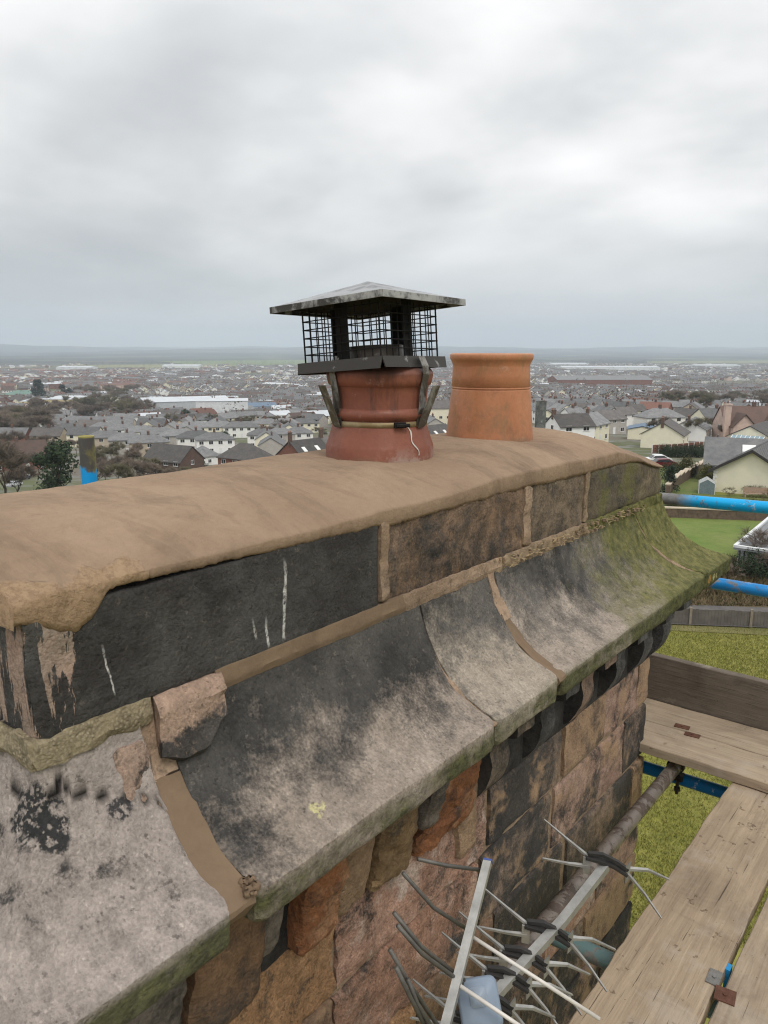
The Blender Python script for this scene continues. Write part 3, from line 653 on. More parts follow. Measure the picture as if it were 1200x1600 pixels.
# ------------------------------------------------------------------ chimney pots
def lathe(prof, cx, cy, n=64, amp=0.0, seed=0):
    vs = []; fs = []
    for (r, z) in prof:
        for k in range(n):
            t = 2 * math.pi * k / n; rr = r + amp * mnoise.noise(Vector((math.cos(t) * 2, math.sin(t) * 2, z * 14 + seed)))
            vs.append((cx + rr * math.cos(t), cy + rr * math.sin(t), z))
    for i in range(len(prof) - 1):
        for k in range(n):
            k2 = (k + 1) % n; fs.append((i * n + k, i * n + k2, (i + 1) * n + k2, (i + 1) * n + k))
    return vs, fs
def clay(name, c, c2, dark, seed, soot_top=None, grime=.5):
    k = NT(name, .7); P = k.vec(off=(seed, seed, seed), src=k.objpos()); X, Y, Z = k.sep(k.objpos())
    col = k.mix(k.rng(k.noise(6, 6, .6, P), .35, .66), c, c2)
    col = k.mix(k.rng(k.noise(90, 4, .6, P), .4, .75, 0, .4), col, k.scale(col, .7))
    g = k.rng(k.noise(9, 7, .7, k.vec((1, 1, .45), (seed * 2, 1, 0), k.objpos()), .5), .66 - grime * .14, .80 - grime * .1)
    col = k.mix(k.math('MULTIPLY', g, .85), col, dark); col = k.mix(k.rng(k.noise(21, 6, .75, P), .54, .68, 0, .4), col, k.scale(col, .55)); col = k.mix(k.rng(k.noise(17, 6, .75, k.vec(off=(3, seed, 7), src=k.objpos())), .60, .70, 0, .35), col, (.50, .42, .34)); col = k.mix(k.math('MULTIPLY', k.rng(k.math('ADD', Z, k.math('MULTIPLY', k.math('SUBTRACT', k.noise(20, 5), .5), .03)), .022, .004), .6), col, (.20, .15, .10))
    if soot_top is not None:
        m = k.rng(k.math('ADD', Z, k.math('MULTIPLY', k.math('SUBTRACT', k.noise(12, 6, .7, P), .5), soot_top[1])), soot_top[0] - .01, soot_top[0] + .02)
        col = k.mix(k.math('MULTIPLY', m, .85), col, (.035, .03, .03))
        v = k.rng(k.noise(11, 6, .75, k.vec((1, 1, .12), (seed, 9, 0), k.objpos())), .50, .62, 0, .8)
        v = k.math('MULTIPLY', v, k.rng(Z, .08, .13))
        col = k.mix(v, col, (.05, .035, .032))
        lw = k.rng(k.noise(13, 5, .7, k.vec(off=(seed, 2, 0), src=k.objpos())), .55, .64, 0, .5); lw = k.math('MULTIPLY', lw, k.rng(Z, .05, .0))
        col = k.mix(lw, col, (.50, .42, .36))
    k.bump(k.noise(30, 5, .6, P), .25, .004); k.bump(k.noise(200, 3, .5, P), .25, .001)
    return k.done(col, k.rng(k.noise(14, 3, .5, P), .3, .7, .35, .7))
m_red = clay("red_fired_clay", (.27, .100, .062), (.20, .070, .046), (.065, .04, .034), 2, (.215, .05), .5)
m_org = clay("orange_fired_clay", (.50, .225, .115), (.40, .165, .080), (.20, .145, .075), 5, None, 1.05)
m_inner = plain("sooted_clay_inside", (.03, .025, .022), .95)
Z0 = -.275
pot1 = empty("chimney_pot", (-1.235, 1.520, Z0)); tag(pot1, "dark red clay chimney pot with a rolled collar under the black wire cowl", "chimney pot")
pr = [(.137, -.03), (.136, 0), (.1355, .038), (.1335, .044), (.1225, .075), (.116, .100), (.1145, .108)]
v, f = lathe(pr, 0, 0, 72, .0012, 1); meshobj("base", v, f, m_red, pot1, True)
pr = [(.1145, .104), (.118, .107), (.1235, .113), (.1255, .119), (.1245, .126), (.121, .131), (.1175, .134)]
v, f = lathe(pr, 0, 0, 72); meshobj("collar", v, f, m_red, pot1, True)
pr = [(.1175, .132), (.1170, .14), (.1190, .17), (.1215, .186), (.1225, .188)]
v, f = lathe(pr, 0, 0, 72); meshobj("neck", v, f, m_red, pot1, True)
pr = [(.119, .185), (.127, .1885), (.1305, .200), (.1325, .214), (.1325, .218), (.128, .224), (.118, .236), (.110, .238), (.104, .236), (.100, .20), (.100, .02)]
v, f = lathe(pr, 0, 0, 72); o = meshobj("rim", v, f, [m_red, m_inner], pot1, True)
for p_ in o.data.polygons:
    if p_.index >= 8 * 72: p_.material_index = 1

lm = []; 
for i in range(13):
    t_ = i / 12; a_ = math.radians(-17 + 9 * t_ + 2 * math.sin(t_ * 9)); zz_ = .092 - .068 * t_; rr_ = float(np.interp(zz_, [0, .038, .044, .075, .100], [.136, .1355, .1335, .1225, .116])) + .0012; w_ = (.0013 + .0012 * math.sin(t_ * 7) ** 2) / rr_
    lm += [(rr_ * math.cos(a_ - w_), rr_ * math.sin(a_ - w_), zz_), ((rr_ + .0006) * math.cos(a_), (rr_ + .0006) * math.sin(a_), zz_), (rr_ * math.cos(a_ + w_), rr_ * math.sin(a_ + w_), zz_)]
meshobj("lime_run", lm, [(i * 3 + q, i * 3 + q + 1, i * 3 + q + 4, i * 3 + q + 3) for i in range(12) for q in (0, 1)], plain("lime_white", (.62, .58, .52), .9), pot1, True)
pot2 = empty("chimney_pot", (-1.235, 2.050, Z0)); tag(pot2, "plain orange clay chimney pot with two incised rings, open topped", "chimney pot")
pr = [(.136, -.03), (.1335, 0.0), (.1325, .008), (.1235, .10), (.1185, .155), (.1182, .1565), (.1165, .1575), (.1165, .159), (.118, .160), (.1182, .1630), (.1165, .164), (.1165, .1655), (.1178, .1665), (.1155, .200), (.1148, .226)]
v, f = lathe(pr, 0, 0, 80, .0008, 4); meshobj("body", v, f, m_org, pot2, True)
pr = [(.1148, .224), (.1155, .230), (.1185, .238), (.1215, .243), (.1235, .247), (.1240, .257), (.122, .2605), (.117, .262), (.108, .261), (.104, .255), (.102, .02)]
v, f = lathe(pr, 0, 0, 80); o = meshobj("rim", v, f, [m_org, m_inner], pot2, True)
for p_ in o.data.polygons:
    if p_.index >= 9 * 80: p_.material_index = 1
# mortar collars at the feet of the pots belong to the flaunching
for (py, px, r) in ((1.52, -1.235, .137), (2.05, -1.235, .134)):
    pr = [(r - .004, -.285 + .016), (r + .001, -.285 + .014), (r + .004, -.285 + .011), (r + .010, -.285 + .004), (r + .03, -.285 - .010)]
    v, f = lathe([(a, b + 5) for a, b in pr], 0, 0, 90, .004, py); v = [(x_ + px, y_ + py, z_ - .006 + .004 * mnoise.noise(Vector((x_ * 25, y_ * 25, 1)))) for x_, y_, z_ in v]
    meshobj("mortar_collar", v, f, m_fresh, stack, True)

# ------------------------------------------------------------------ wire cowl on the red pot
def metal_paint(name, dark, light, seed, thr=.5, rough=.55, zed=None):
    k = NT(name, rough, .3); P = k.vec(off=(seed, 1, seed), src=k.objpos()); X, Y, Z = k.sep(k.objpos())
    m = k.rng(k.noise(16, 7, .7, P, .4), thr - .06, thr + .06)
    if zed is not None: m = k.math('MAXIMUM', m, k.math('MULTIPLY', k.rng(k.math('ADD', Z, k.math('MULTIPLY', k.math('SUBTRACT', k.noise(30, 5, .7, P), .5), .02)), zed[0], zed[1]), .85))
    col = k.mix(m, dark, k.mix(k.noise(50, 4, .6, P), light, tuple(x * .7 for x in light)))
    k.bump(k.noise(60, 4, .6, P), .2, .002)
    return k.done(col, k.rng(m, 0, 1, .45, .75))
m_black = plain("sooty_black_metal", (.014, .013, .013), .9, 0, .4, 30, .2, src='obj')
m_roof = metal_paint("chalky_grey_metal", (.14, .145, .15), (.42, .43, .44), 3, .45, .5)
m_flang = metal_paint("tarred_metal_flange", (.05, .045, .04), (.50, .50, .49), 6, .66, .6)
m_strap = metal_paint("stained_steel_strap", (.085, .07, .055), (.33, .32, .30), 9, .56, .5)
m_brass = metal_paint("yellowed_band", (.23, .17, .085), (.40, .33, .2), 12, .5, .45)
cowl = empty("chimney_cowl", (-1.246, 1.507, -.058))
cowl.rotation_euler = Matrix(((1, 0, .0), (0, 1, 0), (0, 0, 1))).to_euler()
tx, ty = -.072, .0   # tilt down towards the far-left corner
cowl.rotation_euler = (-.014, -.084, .03)
tag(cowl, "square black wire mesh chimney cowl with a pale hipped metal lid", "cowl")
S, H = .170, .168
mb = MB(); ap = .053
rz_, lip = H - .002, .014
c4 = [(-S, -S), (S, -S), (S, S), (-S, S)]
vs = [(x, y, rz_) for x, y in c4] + [(0, 0, rz_ + ap)] + [(x * .985, y * .985, rz_ - .003) for x, y in c4] + [(0, 0, rz_ + ap - .004)]
fs = [(i, (i + 1) % 4, 4) for i in range(4)]
mb.add(vs, fs, 0); mb.add(vs, [((i + 1) % 4 + 5, i + 5, 9) for i in range(4)], 1)
mb.build("lid", [m_roof, m_black], cowl)
m_lip = metal_paint("grimy_lid_edge", (.06, .055, .05), (.46, .46, .45), 15, .50, .5)
mb = MB()
for i in range(4):
    (x0, y0), (x1, y1) = c4[i], c4[(i + 1) % 4]; nx_, ny_ = (y1 - y0), -(x1 - x0); L = math.hypot(nx_, ny_); nx_, ny_ = nx_ / L * .0015, ny_ / L * .0015
    q = [(x0 + nx_, y0 + ny_, rz_ + .001), (x1 + nx_, y1 + ny_, rz_ + .001), (x1 + nx_, y1 + ny_, rz_ - lip), (x0 + nx_, y0 + ny_, rz_ - lip)]
    p2 = [(a - 2.2 * nx_, b - 2.2 * ny_, c) for a, b, c in q]
    mb.add(q + p2, [(3, 2, 1, 0), (4, 5, 6, 7), (0, 1, 5, 4), (2, 3, 7, 6), (1, 2, 6, 5), (3, 0, 4, 7)])
mb.build("lid_edge", m_lip, cowl)
# folded base flange
Fs = .130; mb = MB()
f4 = [(-Fs, -Fs), (Fs, -Fs), (Fs, Fs), (-Fs, Fs)]
for i in range(4):
    (x0, y0), (x1, y1) = f4[i], f4[(i + 1) % 4]; nx_, ny_ = (y1 - y0), -(x1 - x0); L = math.hypot(nx_, ny_); nx_, ny_ = nx_ / L, ny_ / L
    dx_, dy_ = (x1 - x0) / L * .004, (y1 - y0) / L * .004
    q = [(x0, y0, .030), (x1, y1, .030), (x1 - dx_ + nx_ * .006, y1 - dy_ + ny_ * .006, .003), (x0 + dx_ + nx_ * .006, y0 + dy_ + ny_ * .006, .005)]
    p2 = [(a - .003 * nx_, b - .003 * ny_, c) for a, b, c in q]
    mb.add(q + p2, [(3, 2, 1, 0), (4, 5, 6, 7), (0, 1, 5, 4), (2, 3, 7, 6), (1, 2, 6, 5), (3, 0, 4, 7)])
mb.box(-Fs, Fs, -Fs, Fs, .0285, .0305)
mb.build("base_flange", m_flang, cowl)
v, f = lathe([(.078, .03), (.078, .062), (.074, .062), (.074, .03)], 0, 0, 32); meshobj("spigot", v, f, m_strap, cowl, True)
# mesh cage: every wire a rod
Cg = .116; z0_, z1_ = .030, H - .012
mb = MB(); nw = 10
for i in range(4):
    ax = Matrix.Rotation(i * math.pi / 2, 4, 'Z')
    for k in range(nw):
        t = -Cg + 2 * Cg * k / nw; w_ = .0022 if k == 0 else .0015
        mb.tube([ax @ Vector((t, -Cg, z0_)), ax @ Vector((t, -Cg, z1_))], w_, 5)
    for k in range(1, 7):
        z = z0_ + (z1_ - z0_) * k / 6.4
        mb.tube([ax @ Vector((-Cg, -Cg - .002, z)), ax @ Vector((Cg, -Cg - .002, z))], .0014, 5)
mb.build("wire_cage", m_black, cowl)
for i in range(4):
    M_ = Matrix.Rotation(i * math.pi / 2, 4, 'Z')
    MB().box(-.017, .017, -.112, -.109, .03, H - .004, 0, M_).build("support_leg", m_black, cowl)
# straps and band clamp round the collar
band = empty("band_clamp_holder", (0, 0, 0)); bpy.data.objects.remove(band)
Zs = Z0 + .040
def lp(x, y, z): # world point -> cowl local
    bpy.context.view_layer.update(); return cowl.matrix_world.inverted() @ Vector((x, y, z))
bpy.context.view_layer.update(); CWI = Matrix.Translation(cowl.location) @ cowl.rotation_euler.to_matrix().to_4x4(); CWI = CWI.inverted()
zb_ = Z0 + .097
v, f = lathe([(.1170, zb_ - .0065), (.1195, zb_ - .006), (.1195, zb_ + .006), (.1170, zb_ + .0065)], -1.235, 1.520, 72)
meshobj("band_clamp", [CWI @ Vector(p) for p in v], f, m_brass, cowl, True)
for ang in (-106, 2, 82, 172):
    t = math.radians(ang); d = Vector((math.cos(t), math.sin(t), 0)); s_ = Vector((-math.sin(t), math.cos(t), 0)); c = Vector((-1.235, 1.520, 0))
    path = [(.124, -.018), (.136, -.040), (.1385, -.058), (.133, -.085), (.128, -.115), (.128, -.140), (.1215, -.165), (.1215, -.182), (.1245, -.186), (.1275, -.178), (.132, -.160), (.143, -.130), (.160, -.086)]
    vs = []; fs = []; w = .0125; sg = -1 if -180 < ang < -51 or ang > 129 else 1
    for i, (r_, z) in enumerate(path):
        p = c + d * r_ + Vector((0, 0, z)); q = path[min(i + 1, len(path) - 1)]; o_ = path[max(i - 1, 0)]
        tg = Vector((q[0] - o_[0], q[1] - o_[1])).normalized(); nn_ = d * (-tg.y) + Vector((0, 0, tg.x))
        tw = s_ * (sg * .012 * max(0, i - 8) / 4)
        w = .0125 + .0035 * (i > 8)
        for a_, b_ in ((-w, -.0009), (w, -.0009), (w, .0009), (-w, .0009)): vs.append(CWI @ (p + tw + s_ * a_ + nn_ * b_))
    for i in range(len(path) - 1):
        for k_ in range(4): fs.append((i * 4 + k_, i * 4 + (k_ + 1) % 4, (i + 1) * 4 + (k_ + 1) % 4, (i + 1) * 4 + k_))
    fs += [(3, 2, 1, 0), tuple((len(path) - 1) * 4 + k_ for k_ in range(4))]
    meshobj("strap", vs, fs, m_strap, cowl)
mb = MB(); t = math.radians(-28); p = Vector((-1.235 + .123 * math.cos(t), 1.52 + .123 * math.sin(t), zb_)); R_ = Matrix.Translation(p) @ Matrix.Rotation(t, 4, 'Z')
mb.box(-.004, .005, -.014, .014, -.006, .007, 0, R_); mb.tube([R_ @ Vector((.007, -.012, 0)), R_ @ Vector((.007, .022, 0))], .0045, 8)
mb.v = [tuple(CWI @ Vector(q)) for q in mb.v]; mb.build("clamp_buckle", m_black, cowl)

# ------------------------------------------------------------------ scaffold
def paint_tube(name, paint, bare, seed, thr, zed=None, rough=.45):
    k = NT(name, rough, .15); P = k.vec(off=(seed, seed, 0), src=k.objpos()); X, Y, Z = k.sep()
    m = k.rng(k.noise(13, 7, .7, P, .5), thr - .02, thr + .02)
    if zed is not None:
        axis, a0, a1 = zed; src = (X, Y, Z)[axis]
        m = k.math('MAXIMUM', m, k.rng(k.math('ADD', src, k.math('MULTIPLY', k.math('SUBTRACT', k.noise(12, 6, .75, k.vec((1, 1, .25) if axis == 2 else (.3, 1, 1))), .5), abs(a1 - a0) * 2.2)), a0, a1))
    col = k.mix(m, k.mix(k.noise(5, 4, .5, P), paint, tuple(x * .75 for x in paint)), k.mix(k.rng(k.noise(20, 6, .7, P), .35, .65), bare, tuple(x * .45 for x in bare)))
    col = k.mix(k.rng(k.noise(40, 5, .7, P), .58, .68, 0, .6), col, (.11, .10, .09)); col = k.mix(k.rng(k.noise(7, 7, .75, k.vec((.6, 1, 2.5), (seed, 4, 0))), .54, .62, 0, .55), col, k.scale(col, .5)); col = k.mix(k.rng(k.noise(18, 6, .75, k.vec(off=(1, seed, 0))), .63, .68, 0, .7), col, (.50, .50, .47))
    k.bump(m, .3, .001)
    return k.done(col, k.rng(m, 0, 1, .35, .6))
BLUE = (.008, .40, .80); STEEL = (.22, .215, .21)
def tube(name, p0, p1, mat, label, group=None, r=.02415, open_=True, parts=None):
    p0, p1 = Vector(p0), Vector(p1); root = empty(name, p0); tag(root, label, "scaffold tube", group)
    mb = MB(); d = (p1 - p0)
    mb.tube([Vector(), d], r, 20, 0, False)
    o = mb.build("pipe", mat, root, True)
    mb = MB()
    for q, s_ in ((Vector(), -1), (d, 1)):
        n_ = 20; dd = d.normalized(); up = Vector((0, 0, 1)) if abs(dd.z) < .9 else Vector((1, 0, 0)); x = dd.cross(up).normalized(); y = x.cross(dd).normalized()
        vs = []
        for rr, off in ((r, 0), (r - .004, 0), (r - .004, -s_ * .12)):
            for k_ in range(n_): t_ = 2 * math.pi * (k_ + .5) / n_; vs.append(q + dd * off + x * rr * math.cos(t_) + y * rr * math.sin(t_))
        fs = [(i * n_ + k_, i * n_ + (k_ + 1) % n_, (i + 1) * n_ + (k_ + 1) % n_, (i + 1) * n_ + k_) for i in range(2) for k_ in range(n_)]
        fs.append(tuple(2 * n_ + k_ for k_ in range(n_)))
        mb.add(vs, fs)
    mb.build("tube_end", mat, root, True)
    return root
G_ = "scaffold tubes round the chimney"
bx = onx  # noqa
p = ony(1045, 778, 3.2); q = ony(1200, 791, 3.2)
tube("scaffold_tube", (p.x - .25 * (q.x - p.x), 3.2, p.z - .25 * (q.z - p.z)), (q.x + 1.2, 3.2, q.z + (q.z - p.z) / (q.x - p.x) * 1.2), paint_tube("blue_paint_worn_tube", BLUE, STEEL, 3, .60, (0, -.94, -1.02)),
     "bright blue guard rail tube with bare grey left end, upper of the two rails", G_)
p = ony(1110, 908, 3.15); q = ony(1200, 922, 3.15)
tube("scaffold_tube", (p.x - 1.0, 3.15, p.z - (q.z - p.z) / (q.x - p.x) * 1.0), (q.x + 1.2, 3.15, q.z + (q.z - p.z) / (q.x - p.x) * 1.2), paint_tube("blue_paint_scratched_tube", (.02, .25, .62), (.26, .26, .27), 8, .52),
     "scratched blue guard rail tube, the lower rail under the mossy cornice corner", G_)
p = ony(1030, 1207, 2.79); q = ony(1130, 1229, 2.79)
tube("scaffold_tube", (p.x - .5, 2.79, p.z + .00), (q.x + 1.0, 2.79, q.z - .0), paint_tube("deep_blue_tube", (.006, .16, .42), (.16, .16, .17), 13, .68),
     "deep blue tube crossing under the far scaffold boards", G_)
m_rusty = paint_tube("brown_stained_tube", (.21, .18, .155), (.14, .105, .085), 17, .5, rough=.7)
p = onz(1052, 1205, -1.535); q = onz(835, 1475, -1.535)
tube("scaffold_tube", (-.812, 2.80, -1.532), (-.812, .3, -1.532), m_rusty, "brown stained tube running beside the chimney wall below the boards", G_)
p = onz(862, 1452, -1.572); q = onz(980, 1505, -1.572)
dq = (q - p)
teal = tube("scaffold_tube", (p.x, p.y, -1.585), tuple(Vector((p.x, p.y, -1.585)) + Vector((dq.x, dq.y, 0)) * 3.2), paint_tube("pale_teal_tube", (.15, .24, .24), (.26, .25, .23), 21, .52, rough=.6), "pale greenish tube with a yellow end cap poking out under the boards", G_)
m_yel = plain("yellow_plastic", (.75, .50, .02), .45)
d_ = dq.normalized(); mb = MB(); mb.tube([-d_ * .012, d_ * .01], .027, 16); mb.build("end_cap", m_yel, teal, True)
pt = atd(134, 683, 2.46); zb2 = atd(140, 735, 2.46).z; zy = atd(134, 690, 2.46).z
k = NT("yellow_grey_blue_post", .5, .1); X, Y, Z = k.sep(); nse = k.math('MULTIPLY', k.math('SUBTRACT', k.noise(22, 7, .75, k.vec((1, 1, .5))), .5), .10)
zz = k.math('ADD', Z, nse); c0 = k.mix(k.rng(k.noise(26, 6, .7, k.vec((1, 1, .35))), .52, .58), (.13, .125, .11), (.32, .29, .06))
c0 = k.mix(k.rng(k.noise(9, 6, .7), .4, .6), c0, (.09, .085, .08))
c0 = k.mix(k.rng(Z, pt.z - .006, pt.z - .003, 0, .8), c0, (.40, .35, .10)); c0 = k.mix(k.rng(zz, zb2 - .004, zb2 + .004, 1, 0), c0, (.012, .33, .75)); k.bump(k.noise(60, 4), .3, .002)
m_post = k.done(c0, .5)
tube("scaffold_post", (pt.x, pt.y, -5.6), (pt.x, pt.y, pt.z), m_post, "upright scaffold post with bright blue lower half and yellow-flecked grey top", "upright scaffold posts")
pt = atd(845, 625, 3.5)
tube("scaffold_post", (pt.x, pt.y, -14.2), (pt.x, pt.y, pt.z), paint_tube("weathered_grey_post", (.22, .23, .22), (.16, .17, .165), 31, .5, rough=.7), "short grey scaffold post end standing behind the orange pot", "upright scaffold posts")
# coupler
m_iron = plain("dark_iron", (.045, .038, .032), .6, .5, .4, 30, .4)
cp = empty("scaffold_coupler", (-.812, 2.765, -1.55)); tag(cp, "dark iron scaffold coupler joining the brown and deep blue tubes", "coupler")
mb = MB(); v, f = lathe([(.0265, -.012), (.031, -.012), (.031, .012), (.0265, .012)], 0, 0, 24); R_ = Matrix.Rotation(math.pi / 2, 4, 'X')
mb.add([R_ @ Vector(p_) + Vector((0, 0, .018)) for p_ in v], f); mb.build("clamp_ring", m_iron, cp, True)
mb = MB().box(-.03, .03, -.012, .02, -.035, -.012); mb.tube([(.02, -.03, -.02), (.02, -.03, -.075)], .006, 8); mb.tube([(.02, -.03, -.048), (.02, -.03, -.062)], .012, 6); mb.build("bolt", m_iron, cp)

def wood(name, c, c2, seed, axis='y', mud=0.0, grain=1.0, dark=.0):
    k = NT(name, .85); s_ = {'y': (26, 1.2, 26), 'x': (1.2, 26, 26)}[axis]
    P = k.vec(s_, (seed, seed, 0)); n1 = k.noise(1.6, 6, .65, P, .6); n2 = k.noise(6, 4, .6, P); n3 = k.noise(3.0, 5, .6, k.vec(off=(seed, 3, 1)))
    col = k.mix(k.rng(n1, .32, .68), c, c2); col = k.mix(k.rng(n2, .5, .72, 0, .45 * grain), col, k.scale(col, .55))
    col = k.mix(k.rng(n3, .5, .75, 0, .5), col, tuple(x * .6 for x in c2))
    if mud:
        mm_ = k.rng(k.noise(22, 6, .7, k.vec(off=(seed, 1, 1))), .70 - mud * .1, .74 - mud * .1)
        col = k.mix(k.math('MULTIPLY', mm_, .75), col, (.14, .095, .06)); k.bump(mm_, .6, .003)
        sp2 = k.rng(k.voro(70, k.vec(off=(seed, 0, 0))), .10, .06); sp2 = k.math('MULTIPLY', sp2, k.rng(k.noise(7, 3), .5, .6)); col = k.mix(sp2, col, (.05, .035, .025))
        pl_ = k.rng(k.noise(5, 5, .65, k.vec(off=(2, seed, 1))), .56, .66, 0, .55); col = k.mix(pl_, col, (.40, .34, .27))
    st_ = k.rng(k.noise(3.2, 6, .72, k.vec(off=(seed, 5, 5)), .8), .50, .64, 0, .5); col = k.mix(st_, col, k.scale(col, .55))
    ck_ = k.rng(k.noise(3.5, 3, .5, k.vec({'y': (60, .9, 60), 'x': (.9, 60, 60)}[axis], (seed, 2, 2))), .66, .70, 0, .8); col = k.mix(ck_, col, (.05, .038, .028)); k.bump(ck_, -.6, .003)
    k.bump(n1, .35, .006); k.bump(n2, .5, .003)
    return k.done(col, .88)
def board(name, x0, x1, y0, y1, z0, z1, mat, label, axis, group, rag=.003, seed=0, parent=None):
    root = empty(name, ((x0 + x1) / 2, (y0 + y1) / 2, z0)); tag(root, label, "scaffold board", group); L = root.location
    def dsp(p): return Vector((rag * mnoise.fractal(p * 7 + Vector((seed, 0, 0)), 1, 2, 4), rag * mnoise.fractal(p * 7 + Vector((0, seed, 5)), 1, 2, 4), rag * .4 * mnoise.fractal(p * 9 + Vector((9, 0, seed)), 1, 2, 3)))
    r = .003
    if axis == 'y':
        poly = resample([(x0, z0 + r), (x0 + r, z0), (x1 - r, z0), (x1, z0 + r), (x1, z1 - r), (x1 - r, z1), (x0 + r, z1), (x0, z1 - r)], .03)
        n = int((y1 - y0) / .02); rings = [[Vector((x, y0 + (y1 - y0) * i / n, z)) for x, z in poly] for i in range(n + 1)]
    else:
        poly = resample([(y0, z0 + r), (y0 + r, z0), (y1 - r, z0), (y1, z0 + r), (y1, z1 - r), (y1 - r, z1), (y0 + r, z1), (y0, z1 - r)], .03)
        n = int((x1 - x0) / .02); rings = [[Vector((x0 + (x1 - x0) * i / n, y, z)) for y, z in poly][::-1] for i in range(n + 1)]
    m_ = len(rings[0]); vs = [p + dsp(p) - L for r_ in rings for p in r_]
    fs = [(i * m_ + k_, i * m_ + (k_ + 1) % m_, (i + 1) * m_ + (k_ + 1) % m_, (i + 1) * m_ + k_) for i in range(n) for k_ in range(m_)]
    fs += [tuple(range(m_ - 1, -1, -1)), tuple(n * m_ + k_ for k_ in range(m_))]
    me = meshobj("plank", vs, fs, mat, root)
    return root
W1, W2 = (.42, .325, .225), (.30, .225, .155)
GB = "scaffold boards of the platform"
b1 = board("scaffold_board", -.597, -.370, -.6, 2.80, -1.516, -1.478, wood("muddy_board_wood", W1, W2, 3, 'y', .8), "long muddy scaffold board nearest the chimney wall, running away from the viewer", 'y', GB, .006, 1)
b2 = board("scaffold_board", -.353, -.128, -.6, 2.80, -1.514, -1.476, wood("clean_board_wood", (.42, .33, .235), (.29, .22, .155), 9, 'y', .5), "long scaffold board at the right, beside the muddy one across a narrow gap", 'y', GB, .003, 2)
b3 = board("scaffold_board", -1.55, .60, 2.675, 2.868, -1.474, -1.437, wood("far_board_wood", (.45, .355, .255), (.33, .255, .18), 14, 'x', .4), "crosswise scaffold board on top at the far end, the nearer of the pair", 'x', GB, .003, 3)
b4 = board("scaffold_board", -1.55, .60, 2.874, 3.072, -1.474, -1.437, wood("far_board_wood_two", (.43, .34, .245), (.32, .25, .175), 19, 'x', .4), "crosswise scaffold board lying against the upright toe board", 'x', GB, .003, 4)
b5 = board("toe_board", -1.60, .62, 3.078, 3.114, -1.455, -1.247, wood("grey_brown_board_wood", (.19, .155, .122), (.13, .105, .082), 25, 'x', .05, 1.3), "dark weathered toe board standing on edge at the far end of the platform", 'x', None, .003, 5)
m_rustp = plain("rusty_plate", (.16, .075, .05), .8, .3, .4, 40, .5); m_grey_pl = plain("galvanised_plate", (.24, .23, .215), .6, .5, .35, 30, .3)
def plate(parent, u, v, z, w, l, rz, mat, name="end_plate", t=.003):
    p = onz(u, v, z); M_ = Matrix.Translation(p - parent.location) @ Matrix.Rotation(rz, 4, 'Z')
    mb = MB().box(-w / 2, w / 2, -l / 2, l / 2, -.001, t, 0, M_); mb.tube([M_ @ Vector((0, 0, t)), M_ @ Vector((0, 0, t + .003))], .005, 8); return mb.build(name, mat, parent)
plate(b4, 1067, 1134, -1.437, .055, .032, .1, m_rustp); plate(b3, 1083, 1147, -1.437, .055, .030, .1, m_rustp)
plate(b1, 1119, 1526, -1.478, .03, .05, .05, m_grey_pl); plate(b2, 1136, 1554, -1.476, .045, .045, .15, m_rustp)
p = onz(1141, 1513, -1.49); tag(MB().box(p.x - .006, p.x + .006, p.y - .012, p.y + .012, -1.60, -1.482).build("bolt_head", plain("blue_metal", (.02, .25, .55), .5), None), "small blue fitting showing in the gap between the two long boards", "fitting")
# transoms under the boards
for i, yy in enumerate((.2,)):
    tube("scaffold_tube", (-.85, yy, -1.545), (.7, yy, -1.545), m_rusty, "brown tube under the near ends of the long boards", G_)

# ------------------------------------------------------------------ television aerial
m_alu = plain("dull_aluminium", (.42, .41, .385), .5, .55, .35, 25, .15, src='obj')
m_dalu = plain("tarnished_rods", (.15, .14, .125), .55, .5, .4, 30, .15, src='obj')
m_plb = plain("black_plastic_clip", (.035, .032, .03), .6, 0, .3, 30)
m_box = plain("pale_blue_plastic", (.22, .27, .34), .4, 0, .15, 12); m_boxd = plain("blue_tint_plastic", (.05, .09, .30), .4)
ae = empty("tv_aerial", (0, 0, 0)); tag(ae, "silver television aerial with X-shaped elements and a pale blue junction box beside the wall", "aerial")
o0 = atd(720, 1560, 1.15); ae.location = o0
def A(u, v, d): return atd(u, v, d) - o0
MB().tube([A(764, 1346, 1.25), A(735, 1462, 1.16), A(700, 1600, 1.07), A(688, 1650, 1.04)], .008, 4, flat=(.0064, .0064)).build("reflector_boom", m_alu, ae)
MB().tube([A(765, 1343, 1.252), A(764.6, 1346, 1.250)], .01, 4, flat=(.0070, .0070)).build("boom_cap", m_boxd, ae)
MB().tube([A(948, 1352, 1.45), A(880, 1440, 1.36), A(800, 1528, 1.25), A(700, 1640, 1.13)], .008, 4, flat=(.0078, .0070)).build("director_boom", m_alu, ae)
rods = [([(655, 1342, 1.20), (700, 1352, 1.23), (755, 1359, 1.25)], m_dalu), ([(632, 1364, 1.14), (680, 1418, 1.17), (740, 1456, 1.20)], m_dalu), ([(618, 1426, 1.08), (660, 1478, 1.10), (728, 1532, 1.13)], m_dalu),
        ([(624, 1446, 1.07), (662, 1490, 1.09), (726, 1536, 1.12)], m_dalu), ([(612, 1484, 1.02), (642, 1536, 1.04), (690, 1606, 1.06)], m_dalu), ([(622, 1512, 1.01), (645, 1560, 1.03), (672, 1612, 1.05)], m_dalu),
        ([(640, 1530, 1.03), (655, 1568, 1.04), (690, 1625, 1.05)], m_dalu)]
for P_, mt in rods: MB().tube([A(*q) for q in P_],   .0031, 8).build("rod", mt, ae, True)
m_white = plain("bare_bright_rod", (.62, .58, .53), .45, .1, .15, 30, src='obj')
